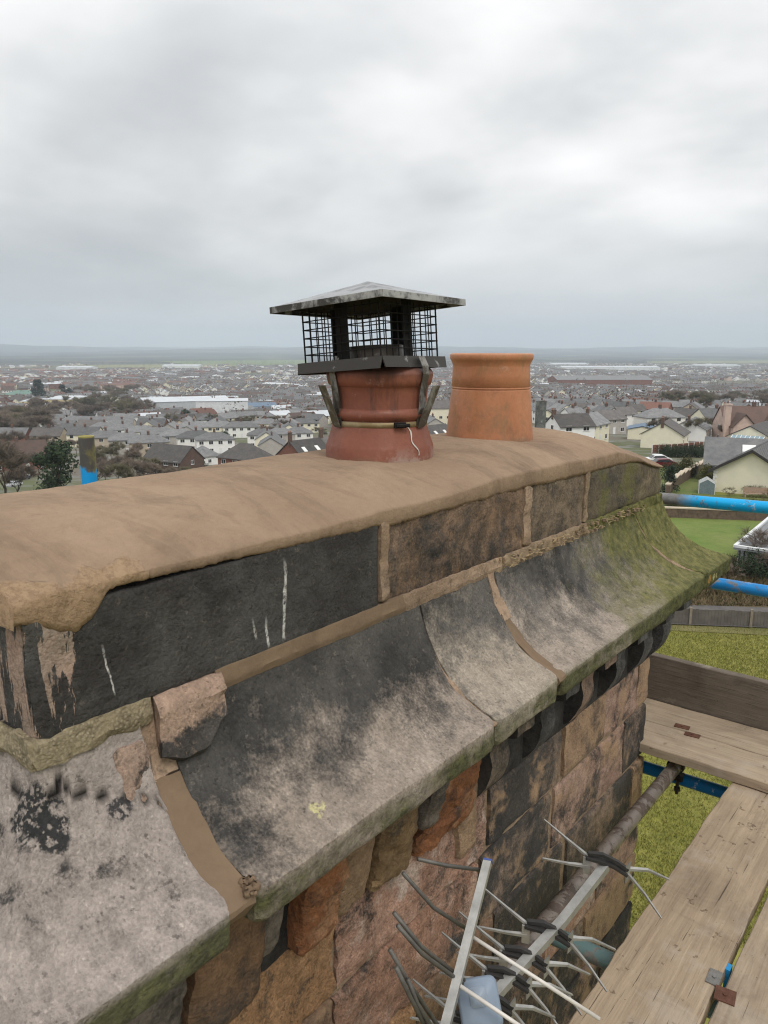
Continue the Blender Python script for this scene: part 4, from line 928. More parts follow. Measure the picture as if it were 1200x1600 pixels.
for P_ in ([(742, 1464, 1.17), (940, 1591, 1.12)], [(722, 1540, 1.10), (860, 1632, 1.06)]): MB().tube([A(*q) for q in P_], .0030, 8).build("rod", m_white, ae, True)
def blade(pts, w, mat=m_alu, nrm=None):
    """a folded strip element: flat tapering blade with a lip"""
    P_ = [A(*q[:3]) for q in pts]; vs = []; fs = []; view = (P_[0] + o0).normalized()
    for i, p in enumerate(P_):
        d = (P_[min(i + 1, len(P_) - 1)] - P_[max(i - 1, 0)]).normalized(); s_ = d.cross(view).normalized(); n_ = s_.cross(d).normalized(); ww = w * (1 - .55 * i / (len(P_) - 1))
        for a, b in ((-ww, -.0006), (0, .0022), (ww, -.0006), (0, -.0034)): vs.append(p + s_ * a - n_ * b)
    for i in range(len(P_) - 1):
        for k_ in range(4): fs.append((i * 4 + k_, i * 4 + (k_ + 1) % 4, (i + 1) * 4 + (k_ + 1) % 4, (i + 1) * 4 + k_))
    fs += [(3, 2, 1, 0), tuple((len(P_) - 1) * 4 + k_ for k_ in range(4))]
    return MB().add(vs, fs)
def director(cx, cy, d, sc_=1.0):
    k_ = 1.42 / d * sc_
    def q(dx, dy, dd=0.0): return (cx + dx * k_, cy + dy * k_, d + dd)
    clip = MB(); clip.tube([A(*q(-34, -14)), A(*q(-12, -8)), A(*q(10, 0)), A(*q(32, 14))], .01, 4, flat=(.009, .0025))
    root_el = clip.build("director_element", m_plb, ae)
    MB().tube([A(*q(-30, -18)), A(*q(-6, -16)), A(*q(18, -4)), A(*q(34, 8))], .01, 4, flat=(.004, .003)).build("clip", m_plb, root_el)
    for pts, w in (([q(-30, -14), q(-62, -40), q(-100, -72, .03)], .0036), ([q(-30, 2), q(-62, -2), q(-102, -10, -.03)], .0042), ([q(32, 6), q(66, 8, -.0), q(100, 23, .03)], .0046), ([q(32, 12), q(60, 45), q(88, 85, -.03)], .0036)):
        blade(pts, w).build("blade", m_alu, root_el)
    for sx in (-1, 1):   # bent plates holding the blades
        c = A(*q(sx * 33, 0 if sx < 0 else 12)); x = (A(*q(sx * 33 + 8, 2)) - c).normalized(); z = Vector((0, 0, 1))
        y = x.cross(z).normalized(); M_ = Matrix.Translation(c) @ Matrix((x, y, z)).transposed().to_4x4()
        MB().box(-.006, .008, -.0015, .0015, -.018, .016, 0, M_).build("holder_plate", m_alu, root_el)
director(950, 1350, 1.45); director(858, 1458, 1.34); director(822, 1498, 1.29, .93); director(795, 1530, 1.25, .9); director(770, 1566, 1.21, .85); director(745, 1600, 1.17, .8)
# the box: rounded case
c = A(752, 1568, 1.13); x = (A(800, 1560, 1.13) - A(750, 1568, 1.13)).normalized(); y = Vector(ray(750, 1568)).normalized(); z = x.cross(y).normalized()
if z.z < 0: z = -z
M_ = Matrix.Translation(c) @ Matrix((x, y, z)).transposed().to_4x4()
def rbox(w, h, d, r, n=4):
    vs = []; fs = []; out = []
    for cx_, cy_, a0 in ((w - r, h - r, 0), (-w + r, h - r, 90), (-w + r, -h + r, 180), (w - r, -h + r, 270)):
        for i in range(n + 1): t = math.radians(a0 + 90 * i / n); out.append((cx_ + r * math.cos(t), cy_ + r * math.sin(t)))
    m_ = len(out)
    for (s_, yy) in ((.86, -d), (.97, -d * .8), (1.0, -d * .5), (1.0, d)): vs += [(x_ * s_, yy, z_ * s_) for x_, z_ in out]
    for i in range(3): fs += [(i * m_ + k_, i * m_ + (k_ + 1) % m_, (i + 1) * m_ + (k_ + 1) % m_, (i + 1) * m_ + k_) for k_ in range(m_)]
    fs += [tuple(range(m_ - 1, -1, -1)), tuple(3 * m_ + k_ for k_ in range(m_))]; return vs, fs
v, f = rbox(.030, .034, .022, .011); bxo = meshobj("junction_box", [M_ @ Vector(p) for p in v], f, m_box, ae, True)
v, f = rbox(.014, .014, .024, .006); meshobj("lid_button", [M_ @ (Vector(p) + Vector((0, -.001, .008))) for p in v], f, plain("paler_plastic", (.28, .33, .40), .4), bxo, True)
MB().tube([A(760, 1595, 1.12), A(764, 1606, 1.12), A(772, 1640, 1.12)], .004, 8).build("cable", m_boxd, ae, True)

#@@TOWN
HAZE = 1.6e-4
# ------------------------------------------------------------------ ground
RL = [0, 60, 120, 210, 400, 700, 1500, 3000, 5200]; DL = [14, 16, 24, 33, 41, 51, 58, 61, 60]
RR = [0, 85, 120, 165, 280, 400, 700, 1500, 3000, 5200]; DR = [14, 14, 16.5, 20, 26.5, 32, 45, 57, 61, 60]
def drop(x, y):
    r = math.hypot(x, y); az = math.atan2(x, y) + CP      # from the view axis, + right
    w = sstep(-.12, .22, az)
    d = (1 - w) * float(np.interp(r, RL, DL)) + w * float(np.interp(r, RR, DR))
    if r > 5200:
        nz_ = mnoise.fractal(Vector((x / 2600, y / 2600, 3.0)), 1, 2, 4)
        h = np.interp(r, [5200, 7500, 9500, 12500], [0, 10, 34, 72]) + nz_ * np.interp(r, [5200, 8000, 12500], [0, 34, 80])
        if r > 9000: h += 60 * sstep(9000, 12000, r) * math.exp(-((az + .50) / .12) ** 2)
        d -= h
    elif r > 110: d += 1.2 * mnoise.noise(Vector((x / 160, y / 160, 1))) * sstep(110, 300, r)
    return d
def gz(x, y): return -drop(x, y)
def G(u, v, dz=0.0):
    r = ray(u, v); r = r / math.hypot(r.x, r.y); t = 8.0
    if r.z >= 0: r.z = -1e-4
    while t < 14000:
        if r.z * t < gz(r.x * t, r.y * t) + dz: break
        t *= 1.01
    lo, hi = t / 1.01, t
    for _ in range(18):
        m = (lo + hi) / 2
        if r.z * m < gz(r.x * m, r.y * m) + dz: hi = m
        else: lo = m
    return Vector((r.x * hi, r.y * hi, gz(r.x * hi, r.y * hi)))
def A2Y(a): return a + CP     # azimuth from the view axis (+ right) to a heading turned about Z

k = NT("ground_cover", .95); X, Y, Z = k.sep()
vl = k.n('ShaderNodeVectorMath', operation='LENGTH'); k.inp(vl.inputs[0], k.pos); R_ = vl.outputs['Value']
g1 = k.noise(.35, 6, .65); g2 = k.noise(2.4, 5, .7); g3 = k.noise(9, 4, .7)
grass = k.mix(k.rng(g1, .35, .65), (.23, .225, .038), (.28, .26, .065)); grass = k.mix(k.rng(g2, .35, .7, 0, .75), grass, (.11, .125, .02)); grass = k.mix(k.rng(g3, .45, .75, 0, .6), grass, (.21, .19, .07))
tw = k.mix(k.rng(k.noise(.035, 5, .6), .40, .6), (.10, .11, .05), (.14, .12, .095)); tw = k.mix(k.rng(k.noise(.12, 4, .6), .48, .62), tw, (.20, .195, .185)); tw = k.mix(k.rng(k.noise(.008, 4, .6), .5, .62, 0, .6), tw, (.09, .115, .035))
fv = k.voro(.0028, k.vec((1, 1, 0)), out=1); fs_ = k.sep(fv)
fld = k.mix(k.rng(fs_[0], .3, .7), (.09, .11, .05), (.20, .21, .11)); fld = k.mix(k.rng(fs_[1], .62, .66), fld, (.17, .13, .085)); fld = k.mix(k.rng(k.noise(.0016, 6, .7), .40, .47), fld, (.018, .024, .026))
c_ = k.mix(k.rng(R_, 95, 130), grass, tw); c_ = k.mix(k.rng(k.math('ADD', R_, k.math('MULTIPLY', k.noise(.002, 4), 1500)), 3500, 4300), c_, fld)
k.bump(g2, .7, .15); k.bump(g3, .6, .05)
m_ground = k.done(c_)
rs = [0] + list(np.geomspace(6, 13500, 110)); vs = [(0, 0, -14)]; fs = []
azs = [(-math.pi + 2 * math.pi * i / 40) for i in range(40)]; azs = sorted(set([round(a, 4) for a in azs if not -.75 < a < .75] + [round(-.75 + 1.5 * i / 130, 4) for i in range(131)]))
na = len(azs)
for r in rs[1:]:
    for a in azs:
        th_ = a - CP; x, y = r * math.sin(th_), r * math.cos(th_); vs.append((x, y, gz(x, y)))
for i in range(na): fs.append((0, 1 + (i + 1) % na, 1 + i))
for j in range(len(rs) - 2):
    for i in range(na):
        a, b = 1 + j * na + i, 1 + j * na + (i + 1) % na; fs.append((a, b, b + na, a + na))
tag(meshobj("ground", vs, fs, m_ground, None, True), kind='structure')

def drape(name, pix, mat, lift=.03, kind='structure', n=14, pts=None):
    """a sheet laid on the ground inside a four-cornered outline"""
    P = pts or [G(*p) for p in pix]; vs = []; fs = []
    for i in range(n + 1):
        for j in range(n + 1):
            s, t = i / n, j / n; p = P[0] * (1 - s) * (1 - t) + P[1] * s * (1 - t) + P[2] * s * t + P[3] * (1 - s) * t
            vs.append((p.x, p.y, gz(p.x, p.y) + lift))
    for i in range(n):
        for j in range(n): a = i * (n + 1) + j; fs.append((a, a + n + 1, a + n + 2, a + 1))
    o = meshobj(name, vs, fs, mat); 
    return tag(o, kind=kind)
def grassmat(name, c, c2, s_=1.0, stripe=0):
    k = NT(name, .95); col = k.mix(k.rng(k.noise(.6 * s_, 6, .65), .35, .65), c, c2); col = k.mix(k.rng(k.noise(5 * s_, 4, .7), .4, .75, 0, .5), col, k.scale(col, .6)); k.bump(k.noise(6, 4, .7), .6, .06); return k.done(col)
m_lawn = grassmat("bright_lawn", (.115, .175, .032), (.18, .21, .06), .35); m_verge = grassmat("dry_verge", (.22, .19, .085), (.15, .15, .05))
k = NT("asphalt", .9); cc = k.mix(k.rng(k.noise(2, 5), .3, .7), (.085, .08, .08), (.12, .11, .105)); m_road = k.done(cc)
m_earth = grassmat("winter_bank", (.13, .095, .05), (.085, .075, .04), 1.5); m_garden = grassmat("garden_grass", (.10, .14, .03), (.14, .15, .05), 1.0)
drape("lawn", [(1048, 800), (1260, 806), (1260, 880), (1048, 880)], m_lawn, .03)
drape("bank_ground", [(1030, 868), (1290, 874), (1290, 952), (1030, 948)], m_earth, .06)
drape("road", [(1000, 943), (1320, 953), (1320, 985), (1000, 974)], m_road, .09)
drape("grass_verge", [(1000, 973), (1320, 984), (1320, 996), (1000, 982)], m_verge, .03)
drape("garden_lawn", [(1000, 728), (1100, 722), (1110, 800), (1040, 800)], m_garden, .05)
drape("garden_lawn", [(1105, 772), (1250, 772), (1250, 800), (1105, 797)], m_garden, .07)
drape("playing_field", [(180, 624), (236, 622), (245, 641), (176, 641)], m_lawn, .3)
drape("playing_field", [(60, 575), (330, 570), (470, 578), (300, 582)], grassmat("far_pale_field", (.20, .21, .09), (.24, .23, .11), .02), 1.5)
drape("playing_field", [(240, 566), (480, 563), (480, 574), (330, 574)], grassmat("far_green_field", (.12, .17, .06), (.17, .20, .08), .02), 1.5)
drape("playing_field", [(1010, 563), (1200, 561), (1200, 566), (1010, 567)], grassmat("far_pale_green_field", (.17, .19, .09), (.22, .21, .11), .02), 1.5)

# ------------------------------------------------------------------ building kit
def wallmat(name, c, v=.18, sc_=.9, bump=0): return plain(name, c, .9, 0, v, sc_, bump)
M_ = {'cream': wallmat("cream_render", (.82, .77, .60), .08), 'white': wallmat("white_render", (.86, .85, .82), .06), 'pinkr': wallmat("pink_render", (.60, .45, .38)), 'grey': wallmat("grey_pebbledash", (.46, .43, .39)), 'tan': wallmat("tan_render", (.52, .44, .34)),
      'yellow': wallmat("yellow_render", (.72, .60, .33)), 'ind': wallmat("pale_cladding", (.50, .52, .54)), 'wind': wallmat("white_cladding", (.72, .74, .75)), 'blue': wallmat("blue_cladding", (.08, .24, .50))}
def brickmat(name, c, c2):
    k = NT(name, .92); b = k.n('ShaderNodeTexBrick'); b.inputs['Scale'].default_value = 4.4; b.inputs['Color1'].default_value = (*c, 1); b.inputs['Color2'].default_value = (*c2, 1); b.inputs['Mortar'].default_value = (.22, .19, .16, 1)
    X, Y, Z = k.sep(k.objpos()); cx = k.n('ShaderNodeCombineXYZ'); k.inp(cx.inputs[0], k.math('ADD', X, Y)); k.inp(cx.inputs[1], Z); k.inp(b.inputs['Vector'], cx.outputs[0]); b.inputs['Mortar Size'].default_value = .012
    return k.done(k.mix(k.rng(k.noise(.8, 5), .35, .7, 0, .4), b.outputs[0], k.scale(b.outputs[0], .65)))
M_['brick'] = brickmat("red_brick", (.24, .085, .055), (.17, .065, .045)); M_['dbrick'] = brickmat("dark_brick", (.135, .075, .058), (.10, .06, .05))
def roofmat(name, c, c2, ys=3.0):
    k = NT(name, .8); X, Y, Z = k.sep(k.objpos()); w = k.n('ShaderNodeTexWave', wave_type='BANDS', bands_direction='Z'); w.inputs['Scale'].default_value = ys; w.inputs['Distortion'].default_value = .4; k.inp(w.inputs['Vector'], k.objpos())
    col = k.mix(k.rng(k.noise(.9, 6, .65, k.objpos()), .35, .65), c, c2); col = k.mix(k.rng(w.outputs['Fac'], 0, .35, .35, 0), col, k.scale(col, .5)); col = k.mix(k.rng(k.noise(7, 4, .7, k.objpos()), .5, .75, 0, .4), col, k.scale(col, 1.6))
    col = k.scale(col, k.rng(k.rand(), 0, 1, .65, 1.45)); return k.done(col, .75)
RM = {'slate': roofmat("grey_slate", (.115, .117, .122), (.185, .182, .18)), 'dark': roofmat("dark_tiles", (.080, .075, .072), (.125, .112, .105)), 'brown': roofmat("brown_tiles", (.105, .065, .052), (.075, .05, .042)), 'redr': roofmat("red_tiles", (.19, .09, .065), (.14, .075, .058)),
      'metal': plain("standing_seam_metal", (.20, .20, .20), .5, .2, .15, 3), 'pale': plain("pale_metal_roof", (.55, .58, .61), .5, 0, .12, .2), 'green': plain("green_metal_roof", (.13, .22, .18), .6, 0, .15, .4), 'blue': plain("blue_grey_roof", (.10, .16, .24), .5, 0, .15, .5)}
m_win = NT("window_glass", .08); m_win.b.inputs['Specular IOR Level'].default_value = .8; m_win = m_win.done((.02, .023, .027)); m_frame = plain("white_window_frame", (.78, .78, .76), .5, 0, .08, 4); m_bark = plain("bark", (.085, .065, .048), .9, 0, .4, 6); m_pot = plain("terracotta_far", (.36, .15, .08), .8)
def window_parts(parent, cx, y, cz, w, h, face, pane=True, div=1):
    """face: 0 front(-y) 1 right(+x) 2 back(+y) 3 left(-x); frame stands proud with the pane inside"""
    F_ = Matrix.Rotation(face * math.pi / 2, 4, 'Z'); t = .07
    mb = MB()
    for (a, b, c, d) in ((-w / 2, w / 2, h / 2 - t, h / 2), (-w / 2, w / 2, -h / 2, -h / 2 + t), (-w / 2, -w / 2 + t, -h / 2 + t, h / 2 - t), (w / 2 - t, w / 2, -h / 2 + t, h / 2 - t)):
        mb.box(cx + a, cx + b, y - .05, y + .02, cz + c, cz + d, 0, F_)
    for i in range(1, div + 1):
        xx = -w / 2 + w * i / (div + 1); mb.box(cx + xx - .03, cx + xx + .03, y - .045, y + .015, cz - h / 2 + t, cz + h / 2 - t, 0, F_)
    mb.box(cx - w / 2 - .08, cx + w / 2 + .08, y - .10, y + .0, cz - h / 2 - .08, cz - h / 2, 0, F_)
    fr = mb.build("window", m_frame, parent)
    MB().box(cx - w / 2 + t, cx + w / 2 - t, y - .02, y - .003, cz - h / 2 + t, cz + h / 2 - t, 0, F_).build("pane", m_win, fr)
def house(loc, yaw, L, D, eave, ridge, wall, roof, kind='gable', chim=1, wins='std', label=None, group=None, cat='house', storeys=None, name="house", detail=2, roofov=.35, chim_h=.9, overlay=None):
    """ridge along local x, length L, depth D"""
    root = empty(name, loc, yaw); tag(root, label, cat, group); hx, hy = L / 2, D / 2; mb = MB(); B = -3.0
    if kind == 'gable':
        vs = [(-hx, -hy, B), (hx, -hy, B), (hx, hy, B), (-hx, hy, B), (-hx, -hy, eave), (hx, -hy, eave), (hx, hy, eave), (-hx, hy, eave), (-hx, 0, ridge - .12), (hx, 0, ridge - .12)]
        mb.add(vs, [(0, 1, 5, 4), (2, 3, 7, 6), (1, 2, 6, 9, 5), (3, 0, 4, 8, 7)])
    else: mb.box(-hx, hx, -hy, hy, B, eave)
    mb.build("wall", wall, root)
    o = roofov; mb = MB(); sl = (ridge - eave) / hy; ze = eave - sl * o; T = .16
    if kind == 'gable':
        for s_ in (-1, 1):
            q = [(-hx - o * .6, s_ * (hy + o), ze), (hx + o * .6, s_ * (hy + o), ze), (hx + o * .6, 0, ridge), (-hx - o * .6, 0, ridge)]; q2 = [(a, b, c + T) for a, b, c in q]
            f_ = [(0, 1, 2, 3), (7, 6, 5, 4), (0, 4, 5, 1), (1, 5, 6, 2), (2, 6, 7, 3), (3, 7, 4, 0)]; mb.add(q + q2, f_)
    else:
        rl = max(0.0, hx - hy); q = [(-hx - o, -hy - o, ze), (hx + o, -hy - o, ze), (hx + o, hy + o, ze), (-hx - o, hy + o, ze), (-rl, 0, ridge), (rl, 0, ridge)]; q2 = q[:4]
        mb.add(q, [(0, 1, 5, 4), (2, 3, 4, 5), (1, 2, 5), (3, 0, 4)]); mb.add([(a, b, c) for a, b, c in q2] + [(a, b, c - T) for a, b, c in q2], [(4, 5, 1, 0), (5, 6, 2, 1), (6, 7, 3, 2), (7, 4, 0, 3), (7, 6, 5, 4)])
    rf = mb.build("roof", roof, root)
    cx_ = {0: [], 1: [0.0], 2: [-hx * .92, hx * .92], 3: [-hx * .95], 4: [hx * .95]}[chim]
    for c in cx_:
        mb = MB().box(c - .42, c + .42, -.28, .28, ridge - 1.0, ridge + chim_h, 0).box(c - .47, c + .47, -.33, .33, ridge + chim_h, ridge + chim_h + .12, 0)
        for p_ in (-.28, .28): mb.tube([(c + p_, 0, ridge + chim_h + .1), (c + p_, 0, ridge + chim_h + .55)], .12, 8, 1)
        mb.build("chimney", [M_['dbrick'], m_pot], rf)
    if detail >= 2:
        st = storeys or (2 if eave > 4 else 1); nW = max(1, int(L / 3.2))
        if wins in ('std', 'front', 'sides'):
            for s_ in range(st):
                cz = 1.35 + 2.6 * s_
                for i in range(nW):
                    cx = -hx + L * (i + .5) / nW
                    for fc in (0, 2):
                        if s_ == 0 and i == nW // 2 and fc == 0:
                            d_ = MB().box(cx - .5, cx + .5, -hy - .06, -hy + .02, 0, 2.1).build("door", m_frame, root); continue
                        window_parts(root, cx, -hy, cz, 1.5, 1.2, fc)
        if wins in ('std', 'sides', 'gable'):
            for s_ in range(st):
                if (hy > 3): window_parts(root, 0.0, -hx, 1.35 + 2.6 * s_, 1.1, 1.1, 1); window_parts(root, 0.0, -hx, 1.35 + 2.6 * s_, 1.1, 1.1, 3)
    elif detail == 1:
        mb = MB(); st = storeys or (2 if eave > 4 else 1); nW = max(1, int(L / 3.4))
        for s_ in range(st):
            for i in range(nW):
                cx = -hx + L * (i + .5) / nW
                for fy in (-1, 1): mb.box(cx - .65, cx + .65, fy * hy - .04, fy * hy + .04, 1.0 + 2.6 * s_, 2.1 + 2.6 * s_)
        o_ = mb.build("windows", m_win, root); o_['kind'] = 'stuff'
    return root
def yaw_from(vp_az): # local +x (ridge) heading at azimuth vp_az right of the view axis
    return math.pi / 2 - vp_az + CP
PL = []   # occupied spots
def occupy(p, r): PL.append((p.x, p.y, r))
def free(x, y, r):
    for (a, b, c) in PL:
        if abs(a - x) < r + c and abs(b - y) < r + c and (a - x) ** 2 + (b - y) ** 2 < (r + c) ** 2: return False
    return True
def along(p, az, d): t = az - CP; return Vector((p.x + math.sin(t) * d, p.y + math.cos(t) * d, p.z))

# near right: bungalows below the scaffold
az_ = math.radians(35)
p = G(1170, 770); c = along(p, az_, 9.0); c.z = -14.0
h = house(c, yaw_from(az_), 18, 6.8, 2.2, 4.25, M_['cream'], RM['metal'], 'gable', 0, 'none', "cream gabled bungalow with a long ribbed grey metal roof at the right edge", cat='bungalow', roofov=.45); occupy(c, 11)
mb = MB()
for i in range(34):   # standing seams of the roof
    xx = -9.2 + i * .56
    for s_ in (-1, 1): mb.add([(xx - .03, s_ * 3.8, 2.08), (xx + .03, s_ * 3.8, 2.08), (xx + .03, 0, 4.38), (xx - .03, 0, 4.38), (xx - .03, s_ * 3.8, 2.18), (xx + .03, s_ * 3.8, 2.18), (xx + .03, 0, 4.47), (xx - .03, 0, 4.47)], [(4, 5, 6, 7), (0, 4, 7, 3), (1, 2, 6, 5), (0, 1, 5, 4)])
mb.build("roof_seam", RM['metal'], [o for o in h.children if o.name.startswith("roof")][0])['kind'] = 'stuff'
mb = MB()
for s_ in (-1, 1): mb.add([(-9.5, s_ * 3.88, 1.82), (-9.5, 0, 4.16), (-9.5, 0, 4.46), (-9.5, s_ * 3.88, 2.12), (-9.28, s_ * 3.88, 1.82), (-9.28, 0, 4.16), (-9.28, 0, 4.46), (-9.28, s_ * 3.88, 2.12)], [(0, 1, 2, 3), (7, 6, 5, 4), (0, 4, 5, 1), (3, 2, 6, 7), (0, 3, 7, 4)])
m_barge = plain("dark_bargeboard", (.05, .045, .045), .6); mb.build("bargeboard", m_barge, h)
for i in range(8): MB().box(-9.06, -8.6, 3.1 if i % 2 else 3.25, 3.46, .05 + i * .26, .26 + i * .26).build("quoin", M_['white'], h)
p = G(1160, 762); c = along(along(p, math.radians(24), 12), math.radians(112), 2.6); c.z = gz(c.x, c.y)
h = house(c, yaw_from(math.radians(112)), 13.5, 9, 2.3, 4.8, plain("dark_timber", (.05, .045, .042), .8), RM['slate'], 'gable', 0, 'none', "low building with a dark slate roof and one skylight behind the cream bungalow", cat='bungalow'); occupy(c, 7)
for o_ in list(h.children):
    if o_.name.startswith("roof"): 
        for sx in (-2.2,):
            for fy in (-1, 1): MB().add([(sx - .7, fy * 2.6, 3.55), (sx + .7, fy * 2.6, 3.55), (sx + .7, fy * 1.5, 4.22), (sx - .7, fy * 1.5, 4.22), (sx - .7, fy * 2.6, 3.70), (sx + .7, fy * 2.6, 3.70), (sx + .7, fy * 1.5, 4.34), (sx - .7, fy * 1.5, 4.34)], [(4, 5, 6, 7), (0, 1, 5, 4), (2, 3, 7, 6), (1, 2, 6, 5), (3, 0, 4, 7)]).build("skylight", m_frame, o_)
def where_uv(u, v):
    LL = [(90, 694, 'the blue topped post'), (20, 690, 'the brown roofed brick house'), (160, 690, 'the dark brown brick house, beyond it'), (235, 672, 'the long grey shed, in front of it'), (288, 684, 'the long shed, well in front'), (345, 684, 'the white factory hall, in front'), (385, 700, 'the square red brick house, behind it'), (440, 690, 'the red brick terrace, behind it'), (490, 670, 'the left side of the red pot'), (400, 662, 'the blue roofed works, in front'), (320, 708, 'the small white hipped house')]
    L = min(LL, key=lambda q: (q[0] - u) ** 2 + (2.5 * (q[1] - v)) ** 2); return ('just left of ' if u < L[0] - 4 else 'just right of ' if u > L[0] + 4 else 'in line with ') + L[2]
def place_house(u, v, az_deg, L, D, eave, ridge, wall, roof, kind, chim, label, depth_off=None, wins='std', group=None, cat='house', detail=2, name="house", chim_h=.9, end=True):
    p = G(u, v); az = math.radians(az_deg)
    c = along(p, az, L / 2) if end else p
    c = Vector((c.x, c.y, gz(p.x, p.y))); occupy(c, max(L, D) * .55)
    return house(c, yaw_from(az), L, D, eave, ridge, wall, roof, kind, chim, wins, label, group, cat, None, name, detail, chim_h=chim_h)
place_house(1032, 699, 28, 10, 8.4, 2.9, 5.4, M_['cream'], RM['dark'], 'gable', 3, "cream bungalow with dark tiled roof, three windows and a red panelled fence below", cat='bungalow', wins='front')
place_house(1022, 667, 24, 12, 9, 3.2, 6.4, M_['cream'], RM['dark'], 'gable', 0, "cream gabled house standing behind the two bungalows, half hidden by them", wins='front')
place_house(1073, 687, 30, 11, 8.6, 2.9, 5.2, M_['white'], RM['slate'], 'gable', 3, "white bungalow with grey tiled roof right of the cream one", cat='bungalow', wins='front')
h = place_house(1168, 700, 38, 15, 9, 2.6, 5.0, M_['cream'], RM['dark'], 'gable', 0, "cream bungalow with a white framed glass lean-to on its gable", cat='bungalow', wins='none')
mb = MB(); gl = MB()
for i in range(8):
    yy = -3.2 + i * .92; mb.add([(-7.55, yy, 2.95), (-7.55, yy + .12, 2.95), (-9.6, yy + .12, 2.15), (-9.6, yy, 2.15), (-7.55, yy, 3.07), (-7.55, yy + .12, 3.07), (-9.6, yy + .12, 2.27), (-9.6, yy, 2.27)], [(0, 1, 2, 3), (7, 6, 5, 4), (0, 3, 7, 4), (1, 5, 6, 2), (3, 2, 6, 7)])
mb.box(-9.65, -9.55, -3.2, 3.4, 0, 2.2).build("lean_to_frame", m_frame, h)
gl.add([(-7.5, -3.2, 2.97), (-7.5, 3.4, 2.97), (-9.6, 3.4, 2.17), (-9.6, -3.2, 2.17)], [(0, 1, 2, 3)]).build("lean_to_glass", plain("sky_tinted_glass", (.30, .42, .50), .15), h)
h = place_house(1172, 689, 95, 16, 10, 4.6, 9.0, M_['pinkr'], RM['brown'], 'gable', 1, "large pink rendered house with brown tiled roofs and a tall pink chimney", end=False)
c = h.location; occupy(c, 14)
gx = MB(); # front gables of the pink house
for cx in (-4.5, 3.2):
    gx.add([(cx - 2.6, -7.6, -3), (cx + 2.6, -7.6, -3), (cx + 2.6, -7.6, 4.6), (cx, -7.6, 7.4), (cx - 2.6, -7.6, 4.6), (cx - 2.6, -4.9, -3), (cx + 2.6, -4.9, -3), (cx + 2.6, -4.9, 4.6), (cx, -4.9, 7.4), (cx - 2.6, -4.9, 4.6)], [(0, 1, 2, 3, 4), (1, 6, 7, 2), (0, 4, 9, 5)])
gx.build("gable_bay", M_['pinkr'], h); gx = MB()
for cx in (-4.5, 3.2):
    for s_ in (-1, 1): gx.add([(cx, -8.0, 7.5), (cx + s_ * 3.0, -8.0, 4.3), (cx + s_ * 3.0, -1, 4.3), (cx, -1, 7.5), (cx, -8.0, 7.7), (cx + s_ * 3.0, -8.0, 4.5), (cx + s_ * 3.0, -1, 4.5), (cx, -1, 7.7)], [(0, 1, 2, 3), (7, 6, 5, 4), (0, 4, 5, 1), (1, 5, 6, 2)])
gx.build("bay_roof", RM['brown'], h)
MB().box(-8.6, -7.2, -5.6, -4.2, -3, 9.6).box(-8.75, -7.05, -5.75, -4.05, 9.6, 9.9).build("tall_chimney", M_['pinkr'], h)
place_house(1003, 684, 20, 9, 7, 2.8, 3.6, M_['cream'], RM['blue'], 'gable', 0, "low cream extension with a blue grey roof beside the cream bungalow", wins='front', end=False, cat='extension')
place_house(1148, 668, 100, 9, 6, 2.8, 4.6, M_['white'], RM['pale'], 'gable', 0, "small white outbuilding left of the large pink house", wins='front', end=False, cat='outbuilding')
for i, (u, v, L) in enumerate(((858, 672, 9), (893, 668, 8), (880, 652, 12), (905, 655, 10), (925, 660, 9), (948, 662, 9), (972, 664, 9), (962, 650, 8), (990, 656, 8), (945, 676, 12), (915, 690, 14), (888, 694, 10))):
    place_house(u, v, 25 + (i * 37) % 60, L * .85, 6.6, 4.4, 6.7, [M_['cream'], M_['white'], M_['tan'], M_['cream'], M_['grey']][i % 5], [RM['dark'], RM['slate'], RM['dark']][i % 3], 'gable', (0, 1, 3)[i % 3], None, wins='std', group="cream and white houses beyond the orange pot", end=False)['label'] = \
        ["cream gabled house nearest the grey post end", "white gabled house right of the cream one by the grey post", "tan gabled house behind the cream one by the grey post", "cream house behind the white gabled one", "grey rendered house in the middle of the cluster beyond the orange pot",
         "cream house right of the grey rendered one", "white house left of the cream house with the blue roofed extension", "tan house high in the cluster beyond the orange pot", "cream house left of the gabled house behind the bungalows", "grey house just over the mortar left of the cream bungalow", "cream house just over the mortar near the grey post", "white house with dark roof lowest over the mortar by the grey post"][i]
